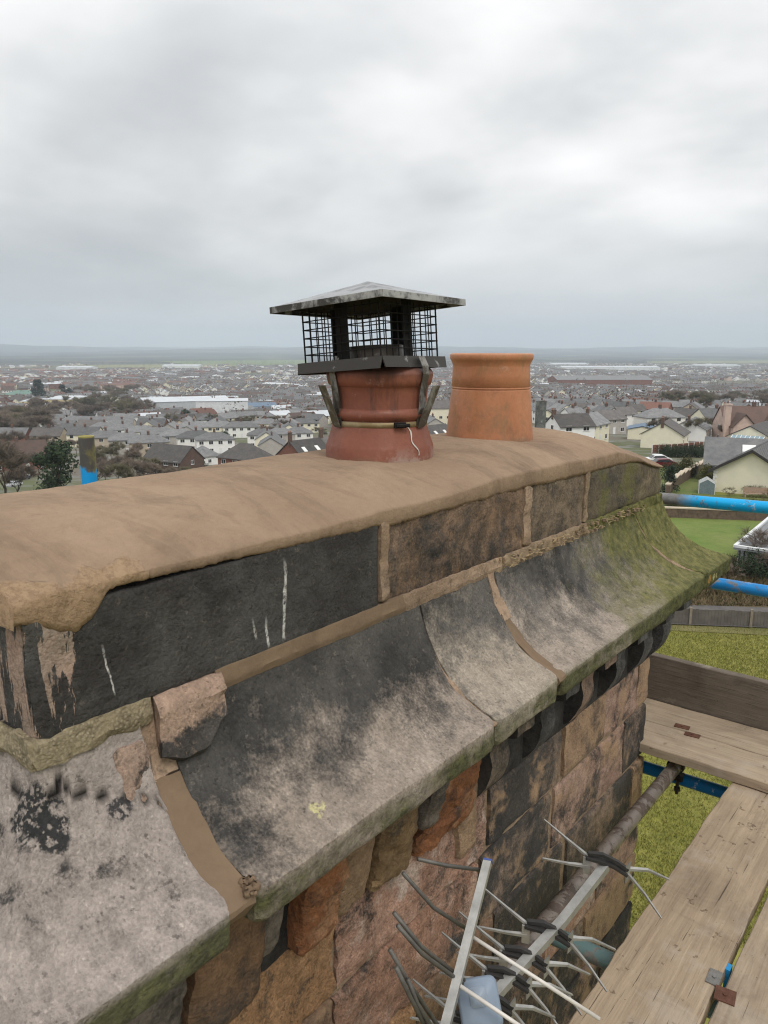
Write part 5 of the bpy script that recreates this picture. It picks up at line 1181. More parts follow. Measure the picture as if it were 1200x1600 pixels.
# left of the pots
place_house(385, 745, -58, 11.5, 8, 5.2, 8.4, M_['brick'], RM['dark'], 'hip', 0, "square red brick house with a dark hipped roof above the mortar edge", end=False)
place_house(272, 744, -62, 13, 9, 4.4, 8.0, M_['dbrick'], RM['dark'], 'gable', 0, "dark brown brick house with dark pitched roof left of the hipped one", end=False)
place_house(318, 726, -40, 8, 7, 3.0, 5.5, M_['white'], RM['slate'], 'hip', 0, "small white house with grey hipped roof between the brick houses", end=False)
place_house(30, 735, 60, 15, 9, 4.5, 8.0, M_['brick'], RM['brown'], 'gable', 1, "brown roofed brick house among the bare trees at the left", end=False)
p = G(452, 752); azt = math.radians(42)   # terrace of red brick with tall party chimneys
for i in range(6):
    c = along(p, azt, 5 + 9.6 * i); c.z = gz(p.x, p.y) - .0; occupy(c, 6)
    h = house(c, yaw_from(azt), 9.5, 9.5, 5.4, 9.0, M_['brick'], RM['dark'], 'gable', 3, 'std', ["gable end house of the red brick terrace", "second house of the red brick terrace counting from its gable end", "third house of the red brick terrace", "fourth house of the red brick terrace", "fifth house of the red brick terrace", "last house of the red brick terrace, hidden partly by the pot"][i], "red brick terrace below the cowl", chim_h=1.9)
    rf = [o for o in h.children if o.name.startswith("roof")][0]
    for sx in (-2.6, 1.4): MB().add([(sx - .5, -3.3, 6.72), (sx + .5, -3.3, 6.72), (sx + .5, -2.1, 7.62), (sx - .5, -2.1, 7.62), (sx - .5, -3.3, 6.85), (sx + .5, -3.3, 6.85), (sx + .5, -2.1, 7.75), (sx - .5, -2.1, 7.75)], [(4, 5, 6, 7), (0, 1, 5, 4), (1, 2, 6, 5), (3, 0, 4, 7), (2, 3, 7, 6)]).build("skylight", m_frame, rf)
# rows of pale semis with grey hipped roofs
n_ = 0
def row(pix0, pix1, n, azd, walls, roof, L=13, D=8, group="pale semi-detached houses in rows below the pots", kind='hip', eave=5.1, ridge=7.2):
    global n_
    for i in range(n):
        t = (i + .5) / n; u = pix0[0] + (pix1[0] - pix0[0]) * t; v = pix0[1] + (pix1[1] - pix0[1]) * t; n_ += 1
        w = walls[i % len(walls)]
        wn_ = w.name.split('_')[0]
        place_house(u, v, azd + rnd.uniform(-2, 2), L * rnd.uniform(.95, 1.05), D, eave, ridge, w, roof, kind, 1, wn_ + {'hip': " hipped semi ", 'gable': " pitched roof house "}[kind] + where_uv(u, v), group=group, end=False)
WS = [M_['white'], M_['white'], M_['cream'], M_['white'], M_['grey']]
row((35, 694), (135, 696), 3, 70, WS, RM['slate']); row((150, 684), (350, 710), 7, 72, WS, RM['slate']); row((205, 672), (260, 676), 2, 80, WS, RM['slate']); row((285, 684), (395, 684), 3, 78, [M_['white'], M_['cream']], RM['slate'], 16)
row((150, 702), (250, 716), 3, 72, [M_['tan'], M_['grey']], RM['slate']); row((400, 678), (490, 676), 3, 75, [M_['cream'], M_['pinkr']], RM['slate'], 14)
row((360, 664), (500, 660), 4, 86, [M_['grey'], M_['tan'], M_['cream']], RM['slate'], 16, kind='gable'); row((395, 700), (480, 694), 3, 80, [M_['white'], M_['grey']], RM['slate'], 11)
place_house(690, 664, 80, 14, 9, 8.0, 11, M_['cream'], RM['dark'], 'gable', 0, "tall cream and red gabled house seen between the two pots", end=False, wins='std')
# big sheds and halls
place_house(288, 651, 62, 60, 26, 11, 13.5, M_['ind'], RM['pale'], 'gable', 0, "long grey industrial shed with a pale low pitched roof", wins='none', end=False, cat='industrial shed', name="industrial_shed")
place_house(348, 657, 80, 32, 20, 12.5, 13.5, M_['wind'], RM['pale'], 'gable', 0, "white box shaped factory hall right of the long shed", wins='none', end=False, cat='factory hall', name="factory_hall")
place_house(384, 650, 75, 42, 24, 7, 9.0, M_['ind'], RM['blue'], 'gable', 0, "lower works building with blue roof beyond the white hall", wins='none', end=False, cat='works building', name="works_building")
place_house(110, 640, 84, 40, 22, 8.5, 11, M_['yellow'], RM['pale'], 'hip', 0, "long yellowish school-like building among bare trees", wins='std', end=False, cat='school', detail=2, name="school_building")
place_house(60, 640, 84, 26, 14, 6.5, 8.5, M_['yellow'], RM['pale'], 'hip', 0, "lower yellowish wing left of the school-like building", wins='std', end=False, cat='school', name="school_building")
place_house(36, 627, 88, 34, 24, 6, 10, M_['tan'], RM['green'], 'hip', 0, "hall with a green hipped roof near the left edge", wins='none', end=False, cat='hall', name="hall")
place_house(118, 676, 84, 40, 12, 3.5, 5.5, M_['brick'], RM['brown'], 'hip', 0, "long low brick building with a brownish roof behind the semis", wins='std', end=False, cat='building', name="low_building")
place_house(935, 604, 86, 130, 45, 11, 16, M_['brick'], RM['slate'], 'gable', 0, "very long red brick mill with a grey roof in the distant town", wins='none', end=False, cat='mill', name="mill_building")
for u, v, L, lab in ((960, 577, 240, "white warehouse line at the far edge of the town, the widest"), (905, 577, 120, "white warehouse shorter and left of the widest one"), (1115, 573, 150, "far white warehouse right of the town centre"), (885, 571, 130, "farthest pale warehouse left of the town centre"), (285, 577, 110, "far pale shed at the left edge of the fields"), (120, 581, 90, "long pale shed beyond the left hand estates")):
    place_house(u, v, 88, L, 60, 9, 12, M_['wind'], RM['pale'], 'gable', 0, lab, wins='none', end=False, cat='warehouse', name="warehouse")
# metal clad shed on the lawn with roof plant
p = onz(1156, 851, -12.3); az_ = math.radians(36.5); c = along(along(p, az_, 5.5), math.radians(126.5), 14); c.z = -14
h = empty("clad_shed", c, yaw_from(az_)); tag(h, "low metal clad shed with flat grey roof and white roof units", "shed"); occupy(c, 16)
mb = MB().box(-5.5, 5.5, -14, 14, -.5, 1.5); mb.build("wall", plain("dark_backing", (.06, .06, .065), .7), h); mb = MB()
for i in range(100): mb.box(-5.58, -5.5, -14 + i * .28, -14 + i * .28 + .17, 0, 1.45)
for i in range(39): mb.box(-5.5 + i * .28, -5.5 + i * .28 + .17, 14, 14.08, 0, 1.45)
mb.build("cladding_strip", plain("silver_cladding", (.42, .43, .44), .45, .3, .2, 3), h)['kind'] = 'stuff'
MB().box(-5.8, 5.8, -14.3, 14.3, 1.5, 1.65).build("roof", plain("grey_felt_roof", (.24, .25, .26), .8), h)
MB().box(-5.82, 5.82, 14.12, 14.32, 1.64, 1.80).box(-5.82, -5.62, -14.3, 14.12, 1.64, 1.80).build("parapet", M_['wind'], h)
for a, b, w in ((-3.6, 9.8, .8), (-1.2, 10.4, .5), (-2.6, 7.6, .5)): MB().box(a - w, a + w, b - w * .7, b + w * .7, 1.66, 2.5).build("roof_unit", M_['wind'], h)

# fences, walls, greenhouse, cars
def fence_line(name, p0, p1, h, mat, postmat, label, cat="fence", sp=2.4, board=.14, gap=.012, th=.03, posts=True):
    d = (p1 - p0); L = math.hypot(d.x, d.y); rz = math.atan2(d.y, d.x); root = empty(name, p0, rz); tag(root, label, cat)
    nb = int(L / (board + gap)); me = None
    for i in range(nb):
        x0 = i * (board + gap); t = x0 / L; zz = gz(p0.x + d.x * t, p0.y + d.y * t) - p0.z
        if me is None or nb > 300:
            pass
        if nb <= 300:
            if me is None: o = MB().box(0, board, -th / 2, th / 2, 0, h).build("board", mat, root); me = o.data
            else: o = link(bpy.data.objects.new("board", me), root)
            o.location = (x0, rnd.uniform(-.008, .008), zz + rnd.uniform(-.03, .02))
    if nb > 300:
        mb = MB()
        for i in range(nb): x0 = i * (board + gap); t = x0 / L; zz = gz(p0.x + d.x * t, p0.y + d.y * t) - p0.z; mb.box(x0, x0 + board, -th / 2, th / 2, zz, zz + h + rnd.uniform(-.03, .02))
        mb.build("boards", mat, root)['kind'] = 'stuff'
    if posts:
        me = None
        for i in range(int(L / sp) + 1):
            t = i * sp / L; zz = gz(p0.x + d.x * t, p0.y + d.y * t) - p0.z
            if me is None: o = MB().box(-.06, .06, -.09, .03, -.3, h + .10).build("post", postmat, root); me = o.data
            else: o = link(bpy.data.objects.new("post", me), root)
            o.location = (i * sp, 0, zz)
    return root
m_fgrey = plain("weathered_fence", (.145, .13, .115), .9, 0, .3, 2); m_fpost = plain("pale_post", (.26, .22, .17), .9); m_fred = plain("red_brown_fence", (.20, .075, .05), .9, 0, .3, 2)
fence_line("roadside_fence", G(985, 972), G(1330, 984), .9, m_fgrey, m_fpost, "long grey boarded fence between the road and the rough grass", sp=3.0, board=.15)
fence_line("garden_fence", G(1018, 706), G(1098, 699), 1.5, m_fred, m_frame, "red brown panelled fence with pale posts below the cream bungalow", sp=3, board=.3)
m_gw = plain("garden_wall_stone", (.16, .115, .085), .9, 0, .4, 3)
def wallseg(name, p0, p1, h, th, label, mat):
    d = p1 - p0; L = math.hypot(d.x, d.y); root = empty(name, p0, math.atan2(d.y, d.x)); tag(root, label, "wall"); mb = MB(); n = 12
    for i in range(n):
        t = i / n; zz = gz(p0.x + d.x * t, p0.y + d.y * t) - p0.z; mb.box(L * i / n, L * (i + 1) / n - .01, -th / 2, th / 2, zz - 1, zz + h)
    mb.build("wall_body", mat, root); mb = MB()
    for i in range(n):
        t = i / n; zz = gz(p0.x + d.x * t, p0.y + d.y * t) - p0.z; mb.box(L * i / n, L * (i + 1) / n - .01, -th / 2 - .05, th / 2 + .05, zz + h, zz + h + .1)
    mb.build("coping", M_['tan'], root)
wallseg("garden_wall", G(1042, 772), G(1112, 724), 1.0, .4, "stone garden wall climbing away beside the garden lawn", m_gw)
wallseg("garden_wall", G(1030, 806), G(1210, 812), .8, .4, "low brown wall along the top edge of the bright lawn", m_gw)
p = G(1103, 768); gh = empty("greenhouse", p, yaw_from(math.radians(20))); tag(gh, "small glass greenhouse with pale panels beside the cream bungalow", "greenhouse"); gh.scale = (.6, .6, .62)
mb = MB(); gl = MB(); 
for x in np.linspace(-1.6, 1.6, 6):
    for y in (-1.2, 1.2): mb.box(x - .03, x + .03, y - .03, y + .03, 0, 1.7)
for x in np.linspace(-1.6, 1.6, 6):
    for s_ in (-1, 1): mb.add([(x - .03, s_ * 1.2, 1.7), (x + .03, s_ * 1.2, 1.7), (x + .03, 0, 2.4), (x - .03, 0, 2.4), (x - .03, s_ * 1.2, 1.75), (x + .03, s_ * 1.2, 1.75), (x + .03, 0, 2.45), (x - .03, 0, 2.45)], [(4, 5, 6, 7), (0, 1, 5, 4), (0, 4, 7, 3), (1, 2, 6, 5)])
mb.build("glazing_frame", m_frame, gh)
mg = plain("pale_glass", (.18, .23, .25), .1); MB().add([(-1.6, -1.2, 0), (1.6, -1.2, 0), (1.6, 1.2, 0), (-1.6, 1.2, 0), (-1.6, -1.2, 1.7), (1.6, -1.2, 1.7), (1.6, 1.2, 1.7), (-1.6, 1.2, 1.7), (-1.6, 0, 2.38), (1.6, 0, 2.38)], [(0, 1, 5, 4), (2, 3, 7, 6), (1, 2, 6, 9, 5), (3, 0, 4, 8, 7), (4, 5, 9, 8), (6, 7, 8, 9)]).build("glazing", mg, gh); occupy(p, 3)
p = G(1182, 776); bn = empty("garden_bench", p, yaw_from(math.radians(100))); tag(bn, "pale wooden garden bench against the cream gable wall", "bench")
m_bw = plain("pale_bench_wood", (.38, .27, .20), .8)
MB().box(-1.2, 1.2, -.3, .2, .42, .48).build("seat", m_bw, bn); MB().box(-1.2, 1.2, .16, .22, .5, 1.0).build("backrest", m_bw, bn)
for sx in (-1.1, 1.1): MB().box(sx - .05, sx + .05, -.28, .2, 0, .42).build("leg", m_bw, bn)
def car(u, v, yaw, col, label, van=False):
    p = G(u, v); root = empty("parked_car", p, yaw); root.scale = (.9, .9, .9); tag(root, label, "car"); L, Wd, H_ = (4.3, 1.75, 1.45)
    side = [(-2.15, .3), (-2.13, .75), (-1.9, .86), (-1.35, .92), (-.75, 1.38), (.75, 1.43), (1.5, 1.0), (2.0, .88), (2.15, .6), (2.15, .3)]
    vs = []; n = len(side)
    for y, ins in ((-Wd / 2, 0), (Wd / 2, 0)):
        for x, z in side: vs.append((x, y * (1 - .14 * max(0, (z - .9) / .5)), z))
    MB().add(vs, [tuple(range(n)), tuple(range(2 * n - 1, n - 1, -1))] + [(i, n + i, n + (i + 1) % n, (i + 1) % n) for i in range(n)]).build("body", plain(label.split()[0] + "_car_paint", col, .3, 0, .05), root)
    g = MB()
    for s_ in (-1, 1): g.add([(-1.2, s_ * .865, .95), (1.25, s_ * .865, .98), (.7, s_ * .80, 1.34), (-.72, s_ * .80, 1.31)], [(0, 1, 2, 3)])
    g.add([(-1.33, -.78, .95), (-1.33, .78, .95), (-.80, .70, 1.36), (-.80, -.70, 1.36)], [(0, 1, 2, 3)]).add([(1.48, -.78, 1.03), (1.48, .78, 1.03), (.80, .70, 1.42), (.80, -.70, 1.42)], [(0, 1, 2, 3)])
    for i, f in enumerate(g.v): pass
    g.v = [(x * 1.012, y * 1.012, z + .008) for x, y, z in g.v]; g.build("window_glass", m_win, root)
    for x in (-1.35, 1.35):
        for s_ in (-1, 1): MB().tube([(x, s_ * .68, .32), (x, s_ * .89, .32)], .32, 14).build("wheel", plain("tyre", (.02, .02, .02), .8), root)
    return root
car(1027, 722, math.radians(40), (.75, .76, .76), "white parked car just past the mossy end of the chimney"); car(1034, 729, math.radians(40), (.13, .012, .018), "dark red parked car beside the white one")
car(22, 762, math.radians(110), (.55, .56, .58), "silver parked car among bare trees at the far left"); car(36, 752, math.radians(100), (.08, .09, .11), "dark parked car beyond the silver one")

# ------------------------------------------------------------------ trees and bushes
def bare_tree_mesh(seed, h, spread=.42, twigs=900, up=.5):
    r = random.Random(seed); br = MB(); tw = MB(); tips = []
    def rec(p, d, L, rad, lv):
        n = 3 if lv < 2 else 2; path = [p]; q = p; dd = d
        for i in range(n):
            dd = (dd + Vector((r.uniform(-.22, .22), r.uniform(-.22, .22), r.uniform(-.05, .16)))).normalized(); q = q + dd * (L / n); path.append(q)
        br.tube(path, [rad * (1 - .45 * i / n) for i in range(n + 1)], 5 if lv < 2 else 3, 0, False)
        if lv >= 4: tips.append((q, dd, L)); return
        k_ = r.choice((3, 3, 4)) if lv < 3 else 3
        for i in range(k_):
            a = r.uniform(0, 6.28); s_ = r.uniform(.45, 1.0) * spread * 1.9; perp = dd.orthogonal().normalized(); perp = Matrix.Rotation(a, 3, dd) @ perp
            nd = (dd + perp * s_ + Vector((0, 0, up * .25))).normalized(); st = path[-1] if i < 2 else path[-2] + (path[-1] - path[-2]) * r.random()
            rec(st, nd, L * r.uniform(.58, .78), rad * .55, lv + 1)
    rec(Vector((0, 0, -.3)), Vector((0, 0, 1)), h * .27, h * .015, 0)
    for i in range(twigs):
        p, d, L = r.choice(tips); p = p - d * L * r.random() * .9
        d2 = (d + Vector((r.uniform(-1, 1), r.uniform(-1, 1), r.uniform(-.35, .8))) * .9).normalized(); e_ = p + d2 * h * r.uniform(.06, .13); w = Vector((r.uniform(-1, 1), r.uniform(-1, 1), r.uniform(-1, 1))).cross(d2).normalized() * h * .0024
        tw.add([p - w, p + w, e_], [(0, 1, 2)])
        for _ in range(2):
            m2 = p + (e_ - p) * r.uniform(.2, .9); d3 = (d2 + Vector((r.uniform(-1, 1), r.uniform(-1, 1), r.uniform(-.5, .8)))).normalized(); w2 = w * .7; tw.add([m2 - w2, m2 + w2, m2 + d3 * h * r.uniform(.04, .08)], [(0, 1, 2)])
    return br, tw
m_twig = plain("winter_twigs", (.22, .175, .14), .95, 0, .35, .5, rand=.25); m_twig2 = plain("olive_twigs", (.18, .16, .10), .95, 0, .3, .5, rand=.2)
m_leaf = plain("evergreen_leaves", (.030, .050, .022), .8, 0, .45, .8, rand=.25); m_leaf2 = plain("dark_conifer_needles", (.022, .036, .024), .85, 0, .4, .8, rand=.2); m_leaf3 = plain("olive_bush_leaves", (.085, .085, .028), .85, 0, .4, 1.2, rand=.2); m_dry = plain("dry_stems", (.21, .155, .09), .95, 0, .4, .8)
protos = {}
LM = [(288, 640, "the long grey industrial shed"), (350, 645, "the white factory hall"), (110, 630, "the yellowish school-like building"), (36, 620, "the green roofed hall"), (118, 668, "the long low brick building"), (385, 725, "the square red brick house"), (272, 725, "the dark brown brick house"), (470, 710, "the red brick terrace"), (95, 750, "the dense evergreen tree"), (140, 720, "the blue topped post"),
      (30, 725, "the brown roofed brick house"), (205, 632, "the green playing field"), (60, 608, "the tall dark conifer"), (1170, 665, "the large pink house"), (1073, 680, "the white bungalow"), (1032, 690, "the cream bungalow with the red fence"), (870, 665, "the houses beyond the orange pot"), (845, 640, "the grey post end"), (935, 600, "the long red brick mill"), (1150, 720, "the slate roofed low building"), (690, 650, "the gabled house between the pots"), (450, 640, "the space left of the cowl"), (1100, 620, "the wood at the right"), (1022, 660, "the gabled house behind the bungalows")]
def where(p):
    F = p.x * -math.sin(CP) + p.y * math.cos(CP); Xs = p.x * math.cos(CP) + p.y * math.sin(CP); d_ = F * math.cos(CT) - p.z * math.sin(CT); up = p.z * math.cos(CT) + F * math.sin(CT)
    u, v = 600 + CF * Xs / d_, 800 - CF * up / d_
    L = min(LM, key=lambda q: (q[0] - u) ** 2 + (2.5 * (q[1] - v)) ** 2); du, dv = u - L[0], v - L[1]
    far_ = "well " if abs(du) > 45 or abs(dv) > 22 else ""
    if abs(du) > 2.2 * abs(dv): return far_ + ("left of " if du < 0 else "right of ") + L[2]
    return (far_ + "beyond " if dv < 0 else far_ + "in front of ") + L[2]
def tree_from(key, mbs, mats, name):
    root = empty(name, (0, 0, 0)); mbs[0].build("trunk", mats[0], root); mbs[1].build("crown", mats[1], root); protos[key] = root
def leafy(seed, h, w, n, shape='round', leaf=.28):
    r = random.Random(seed); br = MB(); br.tube([(0, 0, -.3), (0, 0, h * .45), (0, 0, h * .8)], [h * .03, h * .02, h * .006], 6); cr = MB(); lumps = []
    for i in range(26): 
        t = r.random(); a = r.uniform(0, 6.28)
        if shape == 'cone': z = h * (.06 + .92 * t); rr = w * (1 - t) ** .8 * r.uniform(.5, 1.0); s_ = w * (.45 * (1 - t) + .14)
        else: z = h * (.12 + .76 * t); rr = w * math.sqrt(max(.05, 1 - (2 * t - 1) ** 2)) * r.uniform(.25, .85); s_ = w * r.uniform(.28, .45)
        lumps.append((Vector((rr * math.cos(a), rr * math.sin(a), z)), s_))
        br.tube([(0, 0, z * .7), lumps[-1][0]], [h * .008, h * .003], 4)
    for i in range(n):
        c, s_ = r.choice(lumps); d = Vector((r.gauss(0, 1), r.gauss(0, 1), r.gauss(0, 1))).normalized(); p = c + d * s_ * r.uniform(.6, 1.05); L = leaf * r.uniform(.6, 1.4)
        x = (d.orthogonal().normalized() + d * r.uniform(-.6, .6)).normalized(); x = Matrix.Rotation(r.uniform(0, 6.28), 3, d) @ x; y = (d.cross(x) + Vector((0, 0, r.uniform(-.5, .1)))).normalized()
        cr.add([p - x * L * .5, p + y * L * .35, p + x * L * .5, p - y * L * .35], [(0, 1, 2, 3)])
    return br, cr
for i in range(4): tree_from(('bare', i), bare_tree_mesh(11 + i, 10, .40 + .05 * i, 3400), (m_bark, m_twig if i != 2 else m_twig2), "bare_tree")
for i in range(2): tree_from(('shrub', i), bare_tree_mesh(31 + i, 4, .8, 1100, -.2), (m_bark, m_twig2 if i else m_twig), "bare_shrub")
tree_from(('ever', 0), leafy(5, 10, 3.6, 3800, 'round', .42), (m_bark, m_leaf), "evergreen_tree"); tree_from(('cone', 0), leafy(6, 12, 3.0, 3800, 'cone', .42), (m_bark, m_leaf2), "conifer")
tree_from(('bush', 0), leafy(7, 3.2, 2.0, 2600, 'round', .16), (m_bark, m_leaf), "evergreen_bush"); tree_from(('bush', 1), leafy(8, 3.2, 2.1, 2600, 'round', .16), (m_bark, m_leaf3), "olive_bush")
used = set()
def plant(key, p, h, label, cat, group=None, wid=1.0):
    base = {'bare': 10, 'shrub': 4, 'ever': 10, 'cone': 12, 'bush': 3.2}[key[0]]
    o = protos[key] if key not in used else copy_tree(protos[key]); used.add(key)
    s_ = h / base; o.location = p; o.scale = (s_ * wid, s_ * wid, s_); o.rotation_euler = (0, 0, rnd.uniform(0, 6.28)); tag(o, label, cat, group); return o
def pplant(key, u, v, h, label, cat, group=None, wid=1.0):
    p = G(u, v)
    if label.startswith("leafless"): label = ("tall " if h > 14 else "low " if h < 7 else "") + label.split(" tree")[0].split(" shrub")[0] + (" shrub " if "shrub" in label else " tree ") + where(p)
    return plant(key, p, h, label, cat, group, wid)
pplant(('ever', 0), 95, 792, 11.5, "dense dark green evergreen tree left of the blue topped post", "tree", wid=1.0)
pplant(('cone', 0), 60, 634, 27, "tall dark conifer beside the green roofed hall", "tree", wid=1.2); pplant(('cone', 0), 98, 624, 17, "smaller dark conifer right of the tall one", "tree", wid=1.5); pplant(('cone', 0), 108, 626, 14, "short dark conifer next to the smaller one", "tree", wid=1.5)
pplant(('bush', 1), 1064, 744, 2.7, "round olive green bush behind the garden lawn", "bush", wid=1.3); pplant(('cone', 0), 1046, 768, 3.2, "dark conifer beside the end of the chimney", "tree", wid=.9); pplant(('bush', 0), 1046, 748, 2.0, "dark evergreen bush near the parked cars", "bush", wid=1.2)
pplant(('bush', 0), 1090, 712, 2.4, "dark clipped evergreen bush under the white bungalow", "bush", wid=1.3); pplant(('bush', 0), 1143, 677, 4.0, "dark green garden bush before the pink house", "bush", wid=1.7); pplant(('bush', 1), 1104, 752, 2.2, "small yellow green bush by the greenhouse", "bush", wid=1.1)
pplant(('ever', 0), 312, 742, 4.5, "dark green bush beside the square brick house", "bush", wid=1.5); pplant(('ever', 0), 350, 700, 6.5, "mid green tree behind the square brick house", "tree", wid=1.6); pplant(('ever', 0), 290, 668, 10, "dark green trees beside the white gable near the shed", "tree", wid=1.3)
for i in range(9): pplant(('bush', 0), 1036 + i * 7.5, 712 + (i % 2), 2.2, "dark hedge bush in the hedge under the red panelled fence", "hedge bush", "hedge bushes below the fence", 1.1)
gt = "bare winter trees on the slope left of the chimney"; lt = "leafless brown winter tree on the slope left of the chimney"
for (u, v, h) in ((8, 800, 15), (30, 790, 9), (-15, 770, 14), (60, 745, 9), (150, 770, 8.5), (185, 775, 8.0), (215, 770, 8.5), (240, 768, 7.5), (172, 745, 10), (208, 742, 9), (240, 738, 8), (135, 730, 9), (262, 762, 6), (290, 757, 5.0), (5, 740, 11), (85, 728, 9), (45, 720, 10), (300, 705, 6), (160, 725, 7), (185, 722, 8), (215, 720, 7), (250, 722, 7), (230, 748, 7), (195, 755, 8), (165, 757, 8), (148, 745, 8), (120, 715, 8), (285, 735, 5), (255, 742, 6), (70, 712, 9), (20, 712, 12)):
    pplant(('bare', rnd.randrange(4)), u, v, h, lt, "tree", gt, 1.15)
for i in range(14): pplant(('shrub', i % 2), 150 + i * 11 + rnd.uniform(-3, 3), 776 - i * 2.2, rnd.uniform(3.0, 5.0), "tangled pale leafless shrub just above the mortar edge", "shrub", "tangled shrubs above the mortar edge", 1.2)
for (u, v, h) in [(rnd.uniform(0, 60), rnd.uniform(665, 698), rnd.uniform(13, 19)) for _ in range(26)] + [(rnd.uniform(55, 240), rnd.uniform(644, 668), rnd.uniform(12, 19)) for _ in range(44)] + [(rnd.uniform(120, 220), rnd.uniform(615, 632), rnd.uniform(12, 18)) for _ in range(20)] + [(rnd.uniform(230, 500), rnd.uniform(655, 690), rnd.uniform(7, 11)) for _ in range(26)]:
    pplant(('bare', rnd.randrange(4)), u, v, h, "leafless tree among the buildings in the valley left of the pots", "tree", "bare trees in the valley on the left", 1.25)
for (u, v, h) in [(rnd.uniform(1040, 1200), rnd.uniform(625, 652), rnd.uniform(11, 17)) for _ in range(26)] + [(rnd.uniform(1085, 1135), rnd.uniform(664, 690), rnd.uniform(5, 8)) for _ in range(9)] + [(rnd.uniform(860, 1040), rnd.uniform(630, 690), rnd.uniform(6, 9)) for _ in range(10)]:
    pplant(('bare', rnd.randrange(4)), u, v, h, "leafless tree among the houses beyond the far end of the chimney", "tree", "bare trees on the right", 1.25)
for (u, v, h) in ((1170, 772, 1.6), (1185, 772, 1.8), (1140, 774, 1.5), (1108, 900, 2.0), (1128, 905, 2.4), (1180, 885, 4.2), (1150, 898, 2.0), (1196, 905, 3.0), (1085, 905, 2.0), (1205, 780, 2)):
    pplant(('shrub', rnd.randrange(2)), u, v, h, "leafless shrub on the brown bank or against the gable wall", "shrub", "leafless shrubs near the lawn", 1.2)
pplant(('bush', 0), 1178, 905, 2.0, "dark green bush on the brown bank under the lower rail", "bush", wid=1.2)
for i in range(12): pplant(('bush', i % 2), 1048 + i * 14, 799 + i * .4, rnd.uniform(1.0, 1.6), "low garden bush along the wall, " + ("olive" if i % 2 else "dark green") + ", " + ("near the chimney" if i < 4 else "under the greenhouse" if i < 8 else "at the picture edge"), "bush", "low bushes along the wall above the lawn", 1.5)
# dry bank vegetation and grass tufts as masses nobody could count
r_ = random.Random(5); mb = MB(); mb2 = MB()
for i in range(15000):
    u = r_.uniform(1035, 1240); v = r_.uniform(872, 945); p = onz(u, v, -13.95); h_ = r_.uniform(.15, .6) * (1 if v < 930 else .6); a = r_.uniform(0, 3.14); w = Vector((math.cos(a), math.sin(a), 0)) * r_.uniform(.02, .05)
    (mb if r_.random() < .7 else mb2).add([p - w, p + w, p + Vector((r_.uniform(-.25, .25), r_.uniform(-.25, .25), h_))], [(0, 1, 2)])
tag(mb.build("dry_bank_vegetation", m_dry), "dry brown stems covering the bank above the road", "undergrowth", kind='stuff'); tag(mb2.build("green_bank_vegetation", m_leaf3), "olive green growth scattered on the bank", "undergrowth", kind='stuff')
mb = MB(); mb2 = MB()
for i in range(64000):
    u = r_.uniform(940, 1230); v = r_.uniform(968, 1480) if i % 3 else r_.uniform(968, 1080); p = onz(u, v, -14.02); h_ = r_.uniform(.05, .16); a = r_.uniform(0, 3.14); w = Vector((math.cos(a), math.sin(a), 0)) * r_.uniform(.008, .02)
    (mb if r_.random() < .6 else mb2).add([p - w, p + w, p + Vector((r_.uniform(-.1, .1), r_.uniform(-.1, .1), h_))], [(0, 1, 2)])
tag(mb.build("grass_tufts", plain("yellow_green_blades", (.22, .205, .045), .9)), "yellow green rough grass below the scaffold", "grass", kind='stuff'); tag(mb2.build("grass_tufts", plain("green_blades", (.14, .165, .03), .9)), "darker green rough grass below the scaffold", "grass", kind='stuff')

# ------------------------------------------------------------------ the town: individual houses, then a mass of more distant ones
hp = []
for i, (w, rf, kd, ev, rg, L) in enumerate((('white', 'slate', 'hip', 5, 7.4, 13), ('cream', 'slate', 'gable', 5, 7.6, 12), ('grey', 'slate', 'gable', 5, 7.4, 14), ('tan', 'dark', 'gable', 4.8, 7.5, 12), ('brick', 'slate', 'gable', 5, 7.8, 13), ('white', 'dark', 'gable', 3, 5.6, 11), ('pinkr', 'slate', 'hip', 5, 7.6, 12), ('brick', 'redr', 'gable', 5, 7.6, 12))):
    nm = {'pinkr': 'pink', 'grey': 'grey', 'tan': 'tan', 'brick': 'red brick'}.get(w, w)
    h = house((0, 0, 0), 0, L, 7.8, ev, rg, M_[w], RM[rf], kd, 1, 'none', "%s walled house with a %s roof in the middle distance of the town" % (nm, {'slate': 'grey', 'dark': 'dark', 'redr': 'red'}[rf]), "houses in the middle distance of the town", detail=1); hp.append(h)
spots = []
r_ = random.Random(11)
def street_spots(u0, u1, rr0, rr1, n, jit=.0):
    tries = 0; out = 0
    while out < n and tries < n * 60:
        tries += 1; az = math.atan((r_.uniform(u0, u1) - 600) / CF * .98); rr = math.exp(r_.uniform(math.log(rr0), math.log(rr1))) if r_.random() < .45 else math.sqrt(r_.uniform(rr0 ** 2, rr1 ** 2)); t = az - CP; x, y = rr * math.sin(t), rr * math.cos(t)
        ha = math.floor((x * .8 + y * .3) / 170) * 1.7 + math.floor((y * .9 - x * .2) / 150) * .9; ha = (ha % 3.14); k_ = r_.randrange(3, 8); st = 14.5; dx_, dy_ = math.cos(ha) * st, math.sin(ha) * st
        for i in range(k_):
            X_, Y_ = x + dx_ * i, y + dy_ * i
            if free(X_, Y_, 6.4): spots.append((X_, Y_, ha)); PL.append((X_, Y_, 6.4)); out += 1
PLn = len(PL)
street_spots(-30, 1230, 300, 560, 190)
street_spots(300, 1230, 240, 560, 70)
spots = [s for s in spots if not (math.hypot(s[0], s[1]) < 420 and abs(math.atan2(s[0], s[1]) + CP) < .5 and False)]
first = set()
